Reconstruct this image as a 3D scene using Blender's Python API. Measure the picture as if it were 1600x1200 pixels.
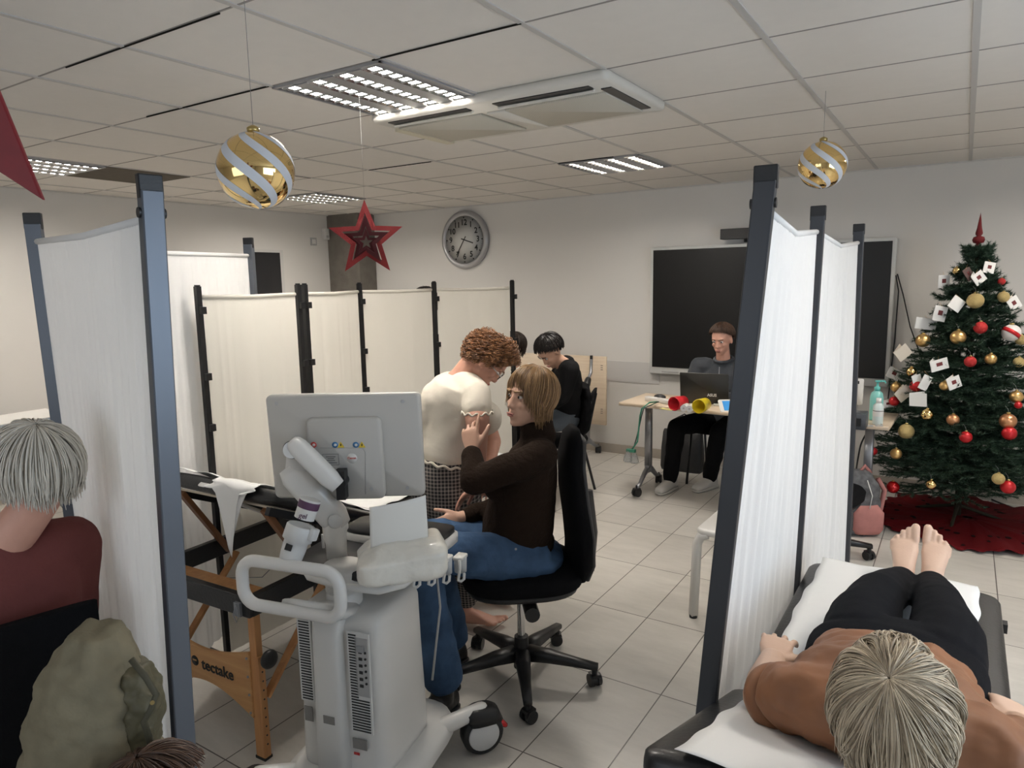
import bpy, bmesh, math, random
from math import sin, cos, pi, radians, sqrt, atan2, exp
from mathutils import Vector, Matrix, Euler, noise
import numpy as np
for o in list(bpy.data.objects): bpy.data.objects.remove(o)
S = bpy.context.scene; COL = S.collection
random.seed(7)
V = Vector
# ------------------------------------------------------------------ camera
CR = ((0.84171, -0.06414, 0.53611), (0.53962, 0.13257, -0.83141), (-0.01775, 0.98910, 0.14618))
cm = Matrix(CR)
cx = cm.col[0].normalized(); cz = cm.col[2]; cz = (cz - cx*cz.dot(cx)).normalized(); cy = cz.cross(cx)
cm = Matrix((cx, cy, cz)).transposed()
cd = bpy.data.cameras.new('camera'); cam = bpy.data.objects.new('camera', cd); COL.objects.link(cam)
cam.matrix_world = Matrix.Translation((0, 0, 1.7)) @ cm.to_4x4()
cd.sensor_width = 36; cd.lens = 1091/1600*36; cd.clip_start = .05
S.camera = cam
# ------------------------------------------------------------------ world, exposure, daylight
w = bpy.data.worlds.new('world'); S.world = w; w.use_nodes = True
w.node_tree.nodes['Background'].inputs[0].default_value = (.75, .85, 1, 1)
w.node_tree.nodes['Background'].inputs[1].default_value = .3
S.view_settings.view_transform = 'Standard'; S.view_settings.look = 'None'
S.view_settings.exposure = 0.26; S.view_settings.gamma = 1; S.view_settings.use_curve_mapping = False
def area(name, loc, rot, sx, sy, power, col=(1, 1, 1)):
    l = bpy.data.lights.new(name, 'AREA'); l.shape = 'RECTANGLE'; l.size = sx; l.size_y = sy
    l.energy = power; l.color = col
    o = bpy.data.objects.new(name, l); COL.objects.link(o); o.location = loc; o.rotation_euler = rot
    return o
# daylight entering through the windows of the right-hand and rear walls
area('window_daylight', (2.33, 1.4, 1.5), (0, radians(90), 0), 1.3, 2.6, 42, (.68, .83, 1))
area('window_daylight', (-1.6, -2.13, 1.5), (radians(90), 0, 0), 2.6, 1.3, 16, (.85, .92, 1))
CEIL = 2.5; YB = 6.2; XL = -6.38; XR = 2.4; YR = -2.2
# ------------------------------------------------------------------ frames and pixel helper (photo pixel + distance -> point)
F = V((cz.x*-1, cz.y*-1, 0)).normalized(); RT = V((F.y, -F.x, 0)); UP = V((0, 0, 1))
CAMP = V((0, 0, 1.7))
def ray(px, py): return (cm @ V((px-800, 600-py, -1091))).normalized()
def P(px, py, d):
    r = ray(px, py); return CAMP + r*(d/r.dot(F))
def Pz(px, py, z):
    r = ray(px, py); return CAMP + r*((z-1.7)/r.z)
def Py(px, py, y):
    r = ray(px, py); return CAMP + r*(y/r.y)
# ------------------------------------------------------------------ materials
MATS = {}
def mat(name, col, rough=.6, metal=0, var=.0, vs=8, bump=0, bs=60, trans=0, emit=None, es=0, alpha=None, sheen=0, coat=0, transl=0):
    if name in MATS: return MATS[name]
    m = bpy.data.materials.new(name); m.use_nodes = True; nt = m.node_tree; N = nt.nodes; L = nt.links
    b = N['Principled BSDF']
    c = (*col, 1)
    b.inputs['Base Color'].default_value = c; b.inputs['Roughness'].default_value = rough; b.inputs['Metallic'].default_value = metal
    if rough >= .75: b.inputs['Specular IOR Level'].default_value = .12
    if coat: b.inputs['Coat Weight'].default_value = coat
    if trans: b.inputs['Transmission Weight'].default_value = trans; b.inputs['IOR'].default_value = 1.3
    if sheen: b.inputs['Sheen Weight'].default_value = sheen
    if emit: b.inputs['Emission Color'].default_value = (*emit, 1); b.inputs['Emission Strength'].default_value = es
    tc = N.new('ShaderNodeTexCoord')
    if var:
        n = N.new('ShaderNodeTexNoise'); n.inputs['Scale'].default_value = vs; n.inputs['Detail'].default_value = 4
        L.new(tc.outputs['Object'], n.inputs['Vector'])
        r = N.new('ShaderNodeMix'); r.data_type = 'RGBA'
        r.inputs[6].default_value = tuple(max(0, x*(1-var)) for x in col)+(1,); r.inputs[7].default_value = tuple(min(1, x*(1+var)) for x in col)+(1,)
        L.new(n.outputs['Fac'], r.inputs[0]); L.new(r.outputs[2], b.inputs['Base Color'])
    if bump:
        n = N.new('ShaderNodeTexNoise'); n.inputs['Scale'].default_value = bs; n.inputs['Detail'].default_value = 3
        L.new(tc.outputs['Object'], n.inputs['Vector'])
        bp = N.new('ShaderNodeBump'); bp.inputs['Strength'].default_value = bump; bp.inputs['Distance'].default_value = .01
        L.new(n.outputs['Fac'], bp.inputs['Height']); L.new(bp.outputs[0], b.inputs['Normal'])
    if transl:
        t = N.new('ShaderNodeBsdfTranslucent'); t.inputs[0].default_value = c
        mx = N.new('ShaderNodeMixShader'); mx.inputs[0].default_value = transl
        L.new(b.outputs[0], mx.inputs[1]); L.new(t.outputs[0], mx.inputs[2]); L.new(mx.outputs[0], N['Material Output'].inputs[0])
    MATS[name] = m; return m
def stripes(name, c1, c2, axis, freq, rough=.6, metal=0, duty=.5):
    """two-colour bands along one object axis"""
    m = bpy.data.materials.new(name); m.use_nodes = True; nt = m.node_tree; N = nt.nodes; L = nt.links; b = N['Principled BSDF']
    tc = N.new('ShaderNodeTexCoord'); s = N.new('ShaderNodeSeparateXYZ'); L.new(tc.outputs['Object'], s.inputs[0])
    a = N.new('ShaderNodeMath'); a.operation = 'MULTIPLY'; a.inputs[1].default_value = freq; L.new(s.outputs[axis], a.inputs[0])
    f = N.new('ShaderNodeMath'); f.operation = 'FRACT'; L.new(a.outputs[0], f.inputs[0])
    g = N.new('ShaderNodeMath'); g.operation = 'GREATER_THAN'; g.inputs[1].default_value = duty; L.new(f.outputs[0], g.inputs[0])
    r = N.new('ShaderNodeMix'); r.data_type = 'RGBA'; r.inputs[6].default_value = (*c1, 1); r.inputs[7].default_value = (*c2, 1)
    L.new(g.outputs[0], r.inputs[0]); L.new(r.outputs[2], b.inputs['Base Color'])
    b.inputs['Roughness'].default_value = rough; b.inputs['Metallic'].default_value = metal
    MATS[name] = m; return m
def wood(name, c1, c2, axis=0, scale=6, rough=.45):
    m = bpy.data.materials.new(name); m.use_nodes = True; nt = m.node_tree; N = nt.nodes; L = nt.links; b = N['Principled BSDF']
    tc = N.new('ShaderNodeTexCoord'); mp = N.new('ShaderNodeMapping'); L.new(tc.outputs['Object'], mp.inputs[0])
    sc = [scale*8]*3; sc[axis] = scale*.5; mp.inputs['Scale'].default_value = sc
    n = N.new('ShaderNodeTexNoise'); n.inputs['Scale'].default_value = 1; n.inputs['Detail'].default_value = 6; n.inputs['Distortion'].default_value = .6
    L.new(mp.outputs[0], n.inputs['Vector'])
    r = N.new('ShaderNodeValToRGB'); r.color_ramp.elements[0].color = (*c1, 1); r.color_ramp.elements[1].color = (*c2, 1)
    r.color_ramp.elements[0].position = .3; r.color_ramp.elements[1].position = .7
    L.new(n.outputs['Fac'], r.inputs[0]); L.new(r.outputs[0], b.inputs['Base Color']); b.inputs['Roughness'].default_value = rough
    MATS[name] = m; return m
def hairmat(name, c1, c2, rough=.45, scale=40):
    m = bpy.data.materials.new(name); m.use_nodes = True; nt = m.node_tree; N = nt.nodes; L = nt.links; b = N['Principled BSDF']
    g = N.new('ShaderNodeNewGeometry'); n = N.new('ShaderNodeTexNoise'); n.inputs['Scale'].default_value = scale; n.inputs['Detail'].default_value = 3
    tc = N.new('ShaderNodeTexCoord'); L.new(tc.outputs['Object'], n.inputs['Vector'])
    a = N.new('ShaderNodeMath'); a.operation = 'MULTIPLY_ADD'; a.inputs[1].default_value = .75; L.new(g.outputs['Random Per Island'], a.inputs[0])
    mm = N.new('ShaderNodeMath'); mm.operation = 'MULTIPLY'; mm.inputs[1].default_value = .3; L.new(n.outputs['Fac'], mm.inputs[0]); L.new(mm.outputs[0], a.inputs[2])
    r = N.new('ShaderNodeMix'); r.data_type = 'RGBA'; r.inputs[6].default_value = (*c1, 1); r.inputs[7].default_value = (*c2, 1)
    L.new(a.outputs[0], r.inputs[0]); L.new(r.outputs[2], b.inputs['Base Color']); b.inputs['Roughness'].default_value = rough
    MATS[name] = m; return m
WHITE_WALL = mat('wall_paint', (.71, .69, .66), .85, var=.03, vs=1.5, bump=.06, bs=180)
CEILM = mat('ceiling_tile', (.72, .69, .65), .9, var=.03, vs=14, bump=.1, bs=400)
GRIDM = mat('ceiling_grid', (.60, .585, .56), .6); GRIDN = mat('ceiling_joint', (.30, .28, .26), .7)
BLACK = mat('black_plastic', (.012, .012, .013), .4, bump=.05, bs=200)
BLACKM = mat('black_metal', (.01, .01, .011), .35, metal=.2)
VINYL = mat('black_vinyl', (.007, .007, .0075), .42, bump=.12, bs=90, coat=.15)
BFAB = mat('black_fabric', (.006, .006, .007), .95, bump=.3, bs=500)
PLW = mat('white_plastic', (.70, .69, .665), .32, coat=.1)
PLG = mat('grey_plastic', (.42, .42, .42), .45)
STEELB = mat('steel_blue_post', (.115, .128, .15), .35, metal=.5)
STEELD = mat('dark_steel_post', (.05, .053, .06), .4, metal=.4)
SIL = mat('silver_metal', (.33, .34, .36), .35, metal=.7)
CHR = mat('chrome', (.75, .75, .75), .12, metal=1)
PAPER = mat('white_paper', (.86, .86, .85), .85, bump=.35, bs=9, transl=.1)
FABW = mat('white_curtain', (.88, .88, .875), .85, bump=.12, bs=300, transl=.3)
FABC = mat('cream_fabric', (.80, .77, .70), .85, bump=.1, bs=400, transl=.3)
BEECH = wood('beech_top', (.66, .52, .38), (.74, .61, .46), 0, 5, .4)
WOODO = wood('beech_leg_wood', (.48, .22, .08), (.62, .32, .13), 2, 5, .45)
WOODP = wood('beech_panel_wood', (.50, .25, .09), (.64, .36, .15), 0, 4, .4)
REDG = mat('red_glitter', (.17, .004, .006), .45, metal=.4, var=.6, vs=300, bump=.5, bs=400)
REDD = mat('dark_red_felt', (.10, .004, .006), .8, bump=.4, bs=200)
REDB = mat('red_shiny', (.55, .01, .012), .15, metal=.5, coat=.5)
GOLD = mat('gold_mirror', (.86, .62, .27), .07, metal=1)
GOLDM = mat('gold_satin', (.70, .45, .18), .33, metal=.9)
GOLDG = mat('gold_glitter', (.62, .48, .22), .5, metal=.8, var=.4, vs=300, bump=.8, bs=300)
FROST = mat('frosted_white', (.62, .64, .68), .7)
SKIN = mat('skin', (.60, .36, .26), .5, var=.08, vs=15, bump=.06, bs=150)
SKINR = mat('skin_rosy', (.64, .34, .25), .5, var=.12, vs=18, bump=.06, bs=150)
SKINP = mat('skin_pale', (.62, .42, .31), .5, var=.10, vs=14, bump=.05, bs=150)
EYEW = mat('eye_white', (.75, .72, .7), .2)
EYEB = mat('eye_dark', (.03, .02, .015), .2)
LIP = mat('lip', (.42, .16, .13), .5)
GLASS = mat('clear_plastic', (.9, .92, .93), .1, trans=.9)
# ------------------------------------------------------------------ tagging and empties
def tag(o, label=None, cat=None, group=None, kind=None):
    if label: o['label'] = label
    if cat: o['category'] = cat
    if group: o['group'] = group
    if kind: o['kind'] = kind
    return o
def thing(name, label, cat, loc=(0, 0, 0), rz=0, group=None):
    o = bpy.data.objects.new(name, None); COL.objects.link(o); o.empty_display_size = .1
    o.location = loc; o.rotation_euler = (0, 0, rz)
    return tag(o, label, cat, group)
def wthing(name, label, cat, loc, group=None):
    """a thing whose parts are written in room coordinates"""
    o = thing(name, label, cat, loc, 0, group); o['_w'] = 1; OFF[o.name] = V(loc); return o
OFF = {}
def link(name, me, m, parent=None, smooth=None):
    o = bpy.data.objects.new(name, me); COL.objects.link(o)
    if m: 
        for mm in (m if isinstance(m, (list, tuple)) else [m]): me.materials.append(mm)
    if parent is not None:
        o.parent = parent
        off = OFF.get(parent.name)
        if off is not None:
            me.transform(Matrix.Translation(-off)); OFF[o.name] = off
    return o
def copy_tree(o, parent=None):
    c = o.copy(); COL.objects.link(c); c.parent = parent
    for ch in list(o.children): copy_tree(ch, c)
    return c
# ------------------------------------------------------------------ mesh builder
def frame(z, hint=None):
    z = V(z).normalized(); h = V(hint) if hint is not None else (V((0, 0, 1)) if abs(z.z) < .95 else V((1, 0, 0)))
    x = h.cross(z)
    if x.length < 1e-5: x = V((1, 0, 0)).cross(z)
    x.normalize(); return Matrix((x, z.cross(x), z)).transposed()
class MB:
    def __init__(s): s.v = []; s.f = []; s.mi = []; s.sm = []; s.cm = 0
    def add(s, vs, fs, smooth=False):
        b = len(s.v); s.v += [tuple(x) for x in vs]; s.f += [tuple(i+b for i in f) for f in fs]
        s.mi += [s.cm]*len(fs); s.sm += [smooth]*len(fs); return s
    def box(s, c, size, rot=None):
        M = rot.to_3x3() if rot is not None else Matrix.Identity(3)
        h = V(size)/2; vs = [V(c)+M@V((x*h.x, y*h.y, z*h.z)) for x in (-1, 1) for y in (-1, 1) for z in (-1, 1)]
        return s.add(vs, [(0, 1, 3, 2), (4, 6, 7, 5), (0, 4, 5, 1), (2, 3, 7, 6), (0, 2, 6, 4), (1, 5, 7, 3)])
    def rbox(s, c, size, r=.01, rot=None, seg=4):
        """box rounded in its x-y outline and slightly chamfered in z"""
        M = rot.to_3x3() if rot is not None else Matrix.Identity(3); hx, hy, hz = size[0]/2, size[1]/2, size[2]/2
        r = min(r, hx*.999, hy*.999); ch = min(r*.4, hz*.5)
        out = []
        for k, (sx, sy) in enumerate(((1, 1), (-1, 1), (-1, -1), (1, -1))):
            for i in range(seg+1):
                a = pi/2*k+pi/2*i/seg; out.append((sx*(hx-r), sy*(hy-r), cos(a), sin(a)))
        rings = []
        for z, ins in ((-hz, ch), (-hz+ch, 0), (hz-ch, 0), (hz, ch)):
            rings.append([V(c)+M@V((x+(r-ins)*a, y+(r-ins)*b, z)) for x, y, a, b in out])
        n = len(out); vs = sum(rings, []); fs = []
        for j in range(3):
            for i in range(n): fs.append((j*n+i, j*n+(i+1) % n, (j+1)*n+(i+1) % n, (j+1)*n+i))
        fs.append(tuple(range(n))[::-1]); fs.append(tuple(3*n+i for i in range(n)))
        return s.add(vs, fs, True)
    def cyl(s, p0, p1, r0, r1=None, seg=16, cap=True, smooth=True):
        r1 = r0 if r1 is None else r1; p0, p1 = V(p0), V(p1); M = frame(p1-p0)
        vs = [p+M@V((r*cos(2*pi*i/seg), r*sin(2*pi*i/seg), 0)) for p, r in ((p0, r0), (p1, r1)) for i in range(seg)]
        fs = [(i, (i+1) % seg, seg+(i+1) % seg, seg+i) for i in range(seg)]
        s.add(vs, fs, smooth)
        if cap: s.add(vs, [tuple(range(seg))[::-1], tuple(range(seg, 2*seg))], False)
        return s
    def tube(s, pts, r, seg=8, closed=False):
        pts = [V(p) for p in pts]; n = len(pts); vs = []; pv = None
        rs = r if isinstance(r, (list, tuple)) else [r]*n
        for i, p in enumerate(pts):
            t = (pts[(i+1) % n]-pts[i-1]) if closed else (pts[min(i+1, n-1)]-pts[max(i-1, 0)])
            t = t.normalized() if t.length > 1e-9 else V((0, 0, 1))
            if pv is None: M = frame(t); pv = M.col[0].copy()
            x = (pv - t*pv.dot(t)); x = x.normalized() if x.length > 1e-6 else frame(t).col[0]; pv = x; y = t.cross(x)
            vs += [p+(x*cos(2*pi*k/seg)+y*sin(2*pi*k/seg))*rs[i] for k in range(seg)]
        fs = []
        for i in range(n if closed else n-1):
            j = (i+1) % n
            for k in range(seg): fs.append((i*seg+k, i*seg+(k+1) % seg, j*seg+(k+1) % seg, j*seg+k))
        if not closed: fs += [tuple(range(seg))[::-1], tuple((n-1)*seg+k for k in range(seg))]
        return s.add(vs, fs, True)
    def lathe(s, prof, c=(0, 0, 0), axis=(0, 0, 1), seg=24):
        M = frame(axis) if V(axis) != V((0, 0, 1)) else Matrix.Identity(3); c = V(c); n = len(prof); vs = []
        for r, z in prof: vs += [c+M@V((r*cos(2*pi*k/seg), r*sin(2*pi*k/seg), z)) for k in range(seg)]
        fs = []
        for i in range(n-1):
            for k in range(seg): fs.append((i*seg+k, i*seg+(k+1) % seg, (i+1)*seg+(k+1) % seg, (i+1)*seg+k))
        same = tuple(prof[0]) == tuple(prof[-1])
        if prof[0][0] > 1e-5 and not same: fs.append(tuple(range(seg))[::-1])
        if prof[-1][0] > 1e-5 and not same: fs.append(tuple((n-1)*seg+k for k in range(seg)))
        return s.add(vs, fs, True)
    def sph(s, c, r, rot=None, seg=20, rings=12):
        M = rot.to_3x3() if rot is not None else Matrix.Identity(3); rr = V(r) if not isinstance(r, (int, float)) else V((r, r, r)); vs = []
        for j in range(1, rings):
            th = pi*j/rings
            for k in range(seg):
                ph = 2*pi*k/seg; vs.append(V(c)+M@V((rr.x*sin(th)*cos(ph), rr.y*sin(th)*sin(ph), rr.z*cos(th))))
        t = len(vs); vs += [V(c)+M@V((0, 0, rr.z)), V(c)+M@V((0, 0, -rr.z))]; fs = []
        for j in range(rings-2):
            for k in range(seg): fs.append((j*seg+k, (j+1)*seg+k, (j+1)*seg+(k+1) % seg, j*seg+(k+1) % seg))
        for k in range(seg): fs.append((t, k, (k+1) % seg)); fs.append((t+1, (rings-2)*seg+(k+1) % seg, (rings-2)*seg+k))
        return s.add(vs, fs, True)
    def cap(s, p0, r0, p1, r1, seg=14):
        """closed tapered capsule"""
        p0, p1 = V(p0), V(p1); t = p1-p0
        if t.length < 1e-6: return s.sph(p0, r0)
        M = frame(t); h = t.length; prof = [(r0*sin(a), -r0*cos(a)) for a in (0.02, .5, 1.0)]+[(r0, 0), (r1, h)]+[(r1*cos(a), h+r1*sin(a)) for a in (.5, 1., 1.55)]
        return s.lathe(prof, p0, t, seg)
    def loft(s, rings, seg=24, pw=2.3):
        """rings: (centre, half-width vector, half-depth vector); closed ends"""
        vs = []
        for c, u, v in rings:
            for k in range(seg):
                a = 2*pi*k/seg; ca, sa = cos(a), sin(a)
                e = 2/pw; x = abs(ca)**e*(1 if ca > 0 else -1); y = abs(sa)**e*(1 if sa > 0 else -1)
                vs.append(V(c)+V(u)*x+V(v)*y)
        fs = []; n = len(rings)
        for i in range(n-1):
            for k in range(seg): fs.append((i*seg+k, i*seg+(k+1) % seg, (i+1)*seg+(k+1) % seg, (i+1)*seg+k))
        fs += [tuple(range(seg))[::-1], tuple((n-1)*seg+k for k in range(seg))]
        return s.add(vs, fs, True)
    def prism(s, poly, vec, smooth=False):
        """polygon points swept along vec"""
        poly = [V(p) for p in poly]; n = len(poly); vec = V(vec); vs = poly+[p+vec for p in poly]
        fs = [tuple(range(n))[::-1], tuple(range(n, 2*n))]+[(i, (i+1) % n, n+(i+1) % n, n+i) for i in range(n)]
        return s.add(vs, fs, smooth)
    def grid(s, fn, nu, nv, smooth=True):
        vs = [fn(i/nu, j/nv) for j in range(nv+1) for i in range(nu+1)]
        fs = [(j*(nu+1)+i, j*(nu+1)+i+1, (j+1)*(nu+1)+i+1, (j+1)*(nu+1)+i) for j in range(nv) for i in range(nu)]
        return s.add(vs, fs, smooth)
    def build(s, name, m, parent=None, bevel=0, solid=0, sub=0, recalc=True):
        me = bpy.data.meshes.new(name); me.from_pydata(s.v, [], s.f)
        me.polygons.foreach_set('material_index', s.mi); me.polygons.foreach_set('use_smooth', s.sm)
        if recalc and len(s.f) < 60000:
            bm = bmesh.new(); bm.from_mesh(me); bmesh.ops.recalc_face_normals(bm, faces=bm.faces); bm.to_mesh(me); bm.free()
        me.update(); o = link(name, me, m, parent)
        if solid: md = o.modifiers.new('solid', 'SOLIDIFY'); md.thickness = solid; md.offset = 0
        if bevel: md = o.modifiers.new('bevel', 'BEVEL'); md.width = bevel; md.segments = 2; md.limit_method = 'ANGLE'
        if sub: md = o.modifiers.new('sub', 'SUBSURF'); md.levels = sub; md.render_levels = sub
        return o
TEXC = {}
def organic(name, mb, m, parent, voxel=.007, it=4, disp=0, dscale=.08, fac=.5):
    """one continuous surface grown over overlapping closed shapes"""
    o = mb.build(name, m, parent, recalc=True)
    r = o.modifiers.new('union', 'REMESH'); r.mode = 'VOXEL'; r.voxel_size = voxel; r.use_smooth_shade = True
    if it: sm = o.modifiers.new('smooth', 'SMOOTH'); sm.factor = fac; sm.iterations = it
    if disp:
        key = round(dscale, 3)
        if key not in TEXC:
            t = bpy.data.textures.new('folds', 'CLOUDS'); t.noise_scale = dscale; t.noise_depth = 1; TEXC[key] = t
        d = o.modifiers.new('folds', 'DISPLACE'); d.texture = TEXC[key]; d.strength = disp; d.mid_level = .5; d.texture_coords = 'LOCAL'
    return o
def text_ob(name, txt, size, origin, right, up, m, parent, ext=.0006, align='CENTER', bold=0):
    cu = bpy.data.curves.new('t', 'FONT'); cu.body = txt; cu.size = size; cu.extrude = ext; cu.align_x = align; cu.align_y = 'CENTER'; cu.offset = bold; cu.resolution_u = 3
    t = bpy.data.objects.new('t', cu); COL.objects.link(t); bpy.context.view_layer.update()
    me = bpy.data.meshes.new_from_object(t.evaluated_get(bpy.context.evaluated_depsgraph_get()))
    bpy.data.objects.remove(t)
    x = V(right).normalized(); y = V(up).normalized(); M = Matrix((x, y, x.cross(y))).transposed().to_4x4(); M.translation = V(origin)
    me.transform(M); me.name = name; me.materials.clear()
    return link(name, me, m, parent)
# ================================================================== ROOM
def struct(name, mb, m, bevel=0): o = mb.build(name, m, None, bevel=bevel); o['kind'] = 'structure'; return o
def floor_mat():
    m = bpy.data.materials.new('floor_tiles'); m.use_nodes = True; nt = m.node_tree; N = nt.nodes; L = nt.links; b = N['Principled BSDF']
    tc = N.new('ShaderNodeTexCoord'); s = N.new('ShaderNodeSeparateXYZ'); L.new(tc.outputs['Object'], s.inputs[0])
    ax = N.new('ShaderNodeMath'); ax.operation = 'ADD'; ax.inputs[1].default_value = 1.245+30*.3; L.new(s.outputs[0], ax.inputs[0])
    ay = N.new('ShaderNodeMath'); ay.operation = 'ADD'; ay.inputs[1].default_value = -1.96+.596*12; L.new(s.outputs[1], ay.inputs[0])
    c = N.new('ShaderNodeCombineXYZ'); L.new(ay.outputs[0], c.inputs[0]); L.new(ax.outputs[0], c.inputs[1])
    br = N.new('ShaderNodeTexBrick'); br.offset = 0; br.inputs['Scale'].default_value = 1; br.inputs['Brick Width'].default_value = .596; br.inputs['Row Height'].default_value = .3
    br.inputs['Mortar Size'].default_value = .0026; br.inputs['Mortar Smooth'].default_value = .1; br.inputs['Bias'].default_value = 0
    br.inputs['Color1'].default_value = (.57, .54, .495, 1); br.inputs['Color2'].default_value = (.63, .60, .55, 1); br.inputs['Mortar'].default_value = (.11, .095, .085, 1)
    L.new(c.outputs[0], br.inputs['Vector'])
    n = N.new('ShaderNodeTexNoise'); n.inputs['Scale'].default_value = 3; n.inputs['Detail'].default_value = 8; n.inputs['Roughness'].default_value = .7
    mp = N.new('ShaderNodeMapping'); mp.inputs['Scale'].default_value = (1, 4, 1); mp.inputs['Rotation'].default_value = (0, 0, .6); L.new(tc.outputs['Object'], mp.inputs[0]); L.new(mp.outputs[0], n.inputs['Vector'])
    r = N.new('ShaderNodeMapRange'); r.inputs[1].default_value = .3; r.inputs[2].default_value = .7; r.inputs[3].default_value = .88; r.inputs[4].default_value = 1.07; L.new(n.outputs['Fac'], r.inputs[0])
    mx = N.new('ShaderNodeMix'); mx.data_type = 'RGBA'; mx.blend_type = 'MULTIPLY'; mx.inputs[0].default_value = 1; L.new(br.outputs['Color'], mx.inputs[6]); L.new(r.outputs[0], mx.inputs[7])
    L.new(mx.outputs[2], b.inputs['Base Color']); b.inputs['Roughness'].default_value = .36
    bp = N.new('ShaderNodeBump'); bp.inputs['Strength'].default_value = .4; bp.inputs['Distance'].default_value = .003; bp.invert = True; L.new(br.outputs['Fac'], bp.inputs['Height']); L.new(bp.outputs[0], b.inputs['Normal'])
    return m
struct('floor', MB().box(((XL+XR)/2, (YB+YR)/2, -.05), (XR-XL+.4, YB-YR+.4, .1)), floor_mat())
struct('ceiling', MB().box(((XL+XR)/2, (YB+YR)/2, CEIL+.05), (XR-XL+.4, YB-YR+.4, .1)), CEILM)
struct('wall_back', MB().box(((XL+XR)/2, YB+.05, CEIL/2), (XR-XL+.4, .1, CEIL)), WHITE_WALL)
struct('wall_left', MB().box((XL-.05, (YB+YR)/2, CEIL/2), (.1, YB-YR, CEIL)), WHITE_WALL)
mb = MB()   # right wall with a window opening
for c, s in (((XR+.05, 0, .425), (.1, 99, .85)), ((XR+.05, 0, 2.325), (.1, 99, .35))):
    mb.box((c[0], (YB+YR)/2, c[2]), (.1, YB-YR, s[2]))
mb.box((XR+.05, (YR+.1)/2-.05, 1.5), (.1, .1-YR+.1, 1.3)); mb.box((XR+.05, (YB+2.7)/2, 1.5), (.1, YB-2.7, 1.3))
struct('wall_right', mb, WHITE_WALL)
mb = MB()
mb.box(((XL+XR)/2, YR-.05, .425), (XR-XL, .1, .85)); mb.box(((XL+XR)/2, YR-.05, 2.325), (XR-XL, .1, .35))
mb.box(((XL-2.9)/2, YR-.05, 1.5), (-2.9-XL, .1, 1.3)); mb.box(((XR-.3)/2, YR-.05, 1.5), (XR+.3, .1, 1.3))
struct('wall_rear', mb, WHITE_WALL)
PANE = mat('window_pane', (.85, .92, 1), .05, trans=.9)
mb = MB()
for y in (.15, 1.4, 2.65): mb.box((XR+.05, y, 1.5), (.06, .06, 1.3))
for z in (.88, 2.12): mb.box((XR+.05, 1.4, z), (.06, 2.6, .06))
struct('window_1', mb, PLW)
mb = MB()
for x in (-2.87, -1.6, -.33): mb.box((x, YR-.05, 1.5), (.06, .06, 1.3))
for z in (.88, 2.12): mb.box((-1.6, YR-.05, z), (2.6, .06, .06))
struct('window_2', mb, PLW)
# concrete column in the far left corner
struct('trim_1', MB().box((-6.13, 6.06, CEIL/2), (.5, .27, CEIL)), mat('raw_concrete', (.17, .155, .135), .9, var=.3, vs=9, bump=.3, bs=60))
# skirting tiles
SKIRT = mat('skirting_tile', (.42, .375, .32), .5, var=.12, vs=6)
struct('baseboard_back', MB().box(((XL+XR)/2, YB-.006, .045), (XR-XL, .012, .09)), SKIRT)
struct('baseboard_left', MB().box((XL+.006, (YB+YR)/2, .045), (.012, YB-YR, .09)), SKIRT)
# grey wall protection band
struct('trim_2', MB().box((-4.1, YB-.004, .815), (3.5, .008, .2)), mat('bumper_band', (.60, .585, .57), .55))
# suspended ceiling grid (T-bars)
mb = MB(); GX = [-.02+.6*k for k in range(-10, 5)]; GY = [1.389+.6*k for k in range(-6, 9)]
for x in GX: mb.box((x, (YB+YR)/2, CEIL-.002), (.022, YB-YR, .004))
struct('trim_3', mb, mat('main_bar', (.50, .485, .465), .6))
mb = MB()
for y in GY:
    if YR < y < YB: mb.box(((XL+XR)/2, y, CEIL-.001), (XR-XL, .007, .002))
struct('trim_6', mb, GRIDN)
mb = MB()
GAP = mat('open_gap', (.02, .018, .015), .9)
for (a0, b0, a1, b1) in ((-3.62, 3.789, -3.05, 3.789), (-4.22, 3.2, -4.22, 3.789), (-5.42, 4.42, -4.9, 4.42), (-1.22, 1.99, -1.85, 1.985), (-2.42, 1.985, -3.3, 1.985), (-2.42, 4.39, -2.0, 4.39), (-1.9, 1.4, -2.8, 1.396)):
    L_ = sqrt((a1-a0)**2+(b1-b0)**2); ang = atan2(b1-b0, a1-a0)
    mb.box(((a0+a1)/2, (b0+b1)/2-.008, CEIL-.004), (L_, .004, .005), Matrix.Rotation(ang, 3, 'Z'))
struct('trim_4', mb, GAP)
# wall/ceiling edge trim
mb = MB(); mb.box(((XL+XR)/2, YB-.012, CEIL-.004), (XR-XL, .024, .008)); mb.box((XL+.012, (YB+YR)/2, CEIL-.004), (.024, YB-YR, .008))
struct('trim_5', mb, GRIDM)
# dark door glass in the left wall
mb = MB().box((XL+.01, 5.02, 1.03), (.02, .44, 2.1)); struct('door_1', mb, mat('door_frame', (.62, .61, .59), .5))
o = MB().box((XL+.024, 5.02, 1.45), (.012, .34, 1.2)).build('door_pane', mat('dark_glass', (.018, .018, .02), .25), None); o['kind'] = 'structure'; o.parent = bpy.data.objects['door_1']
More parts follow.
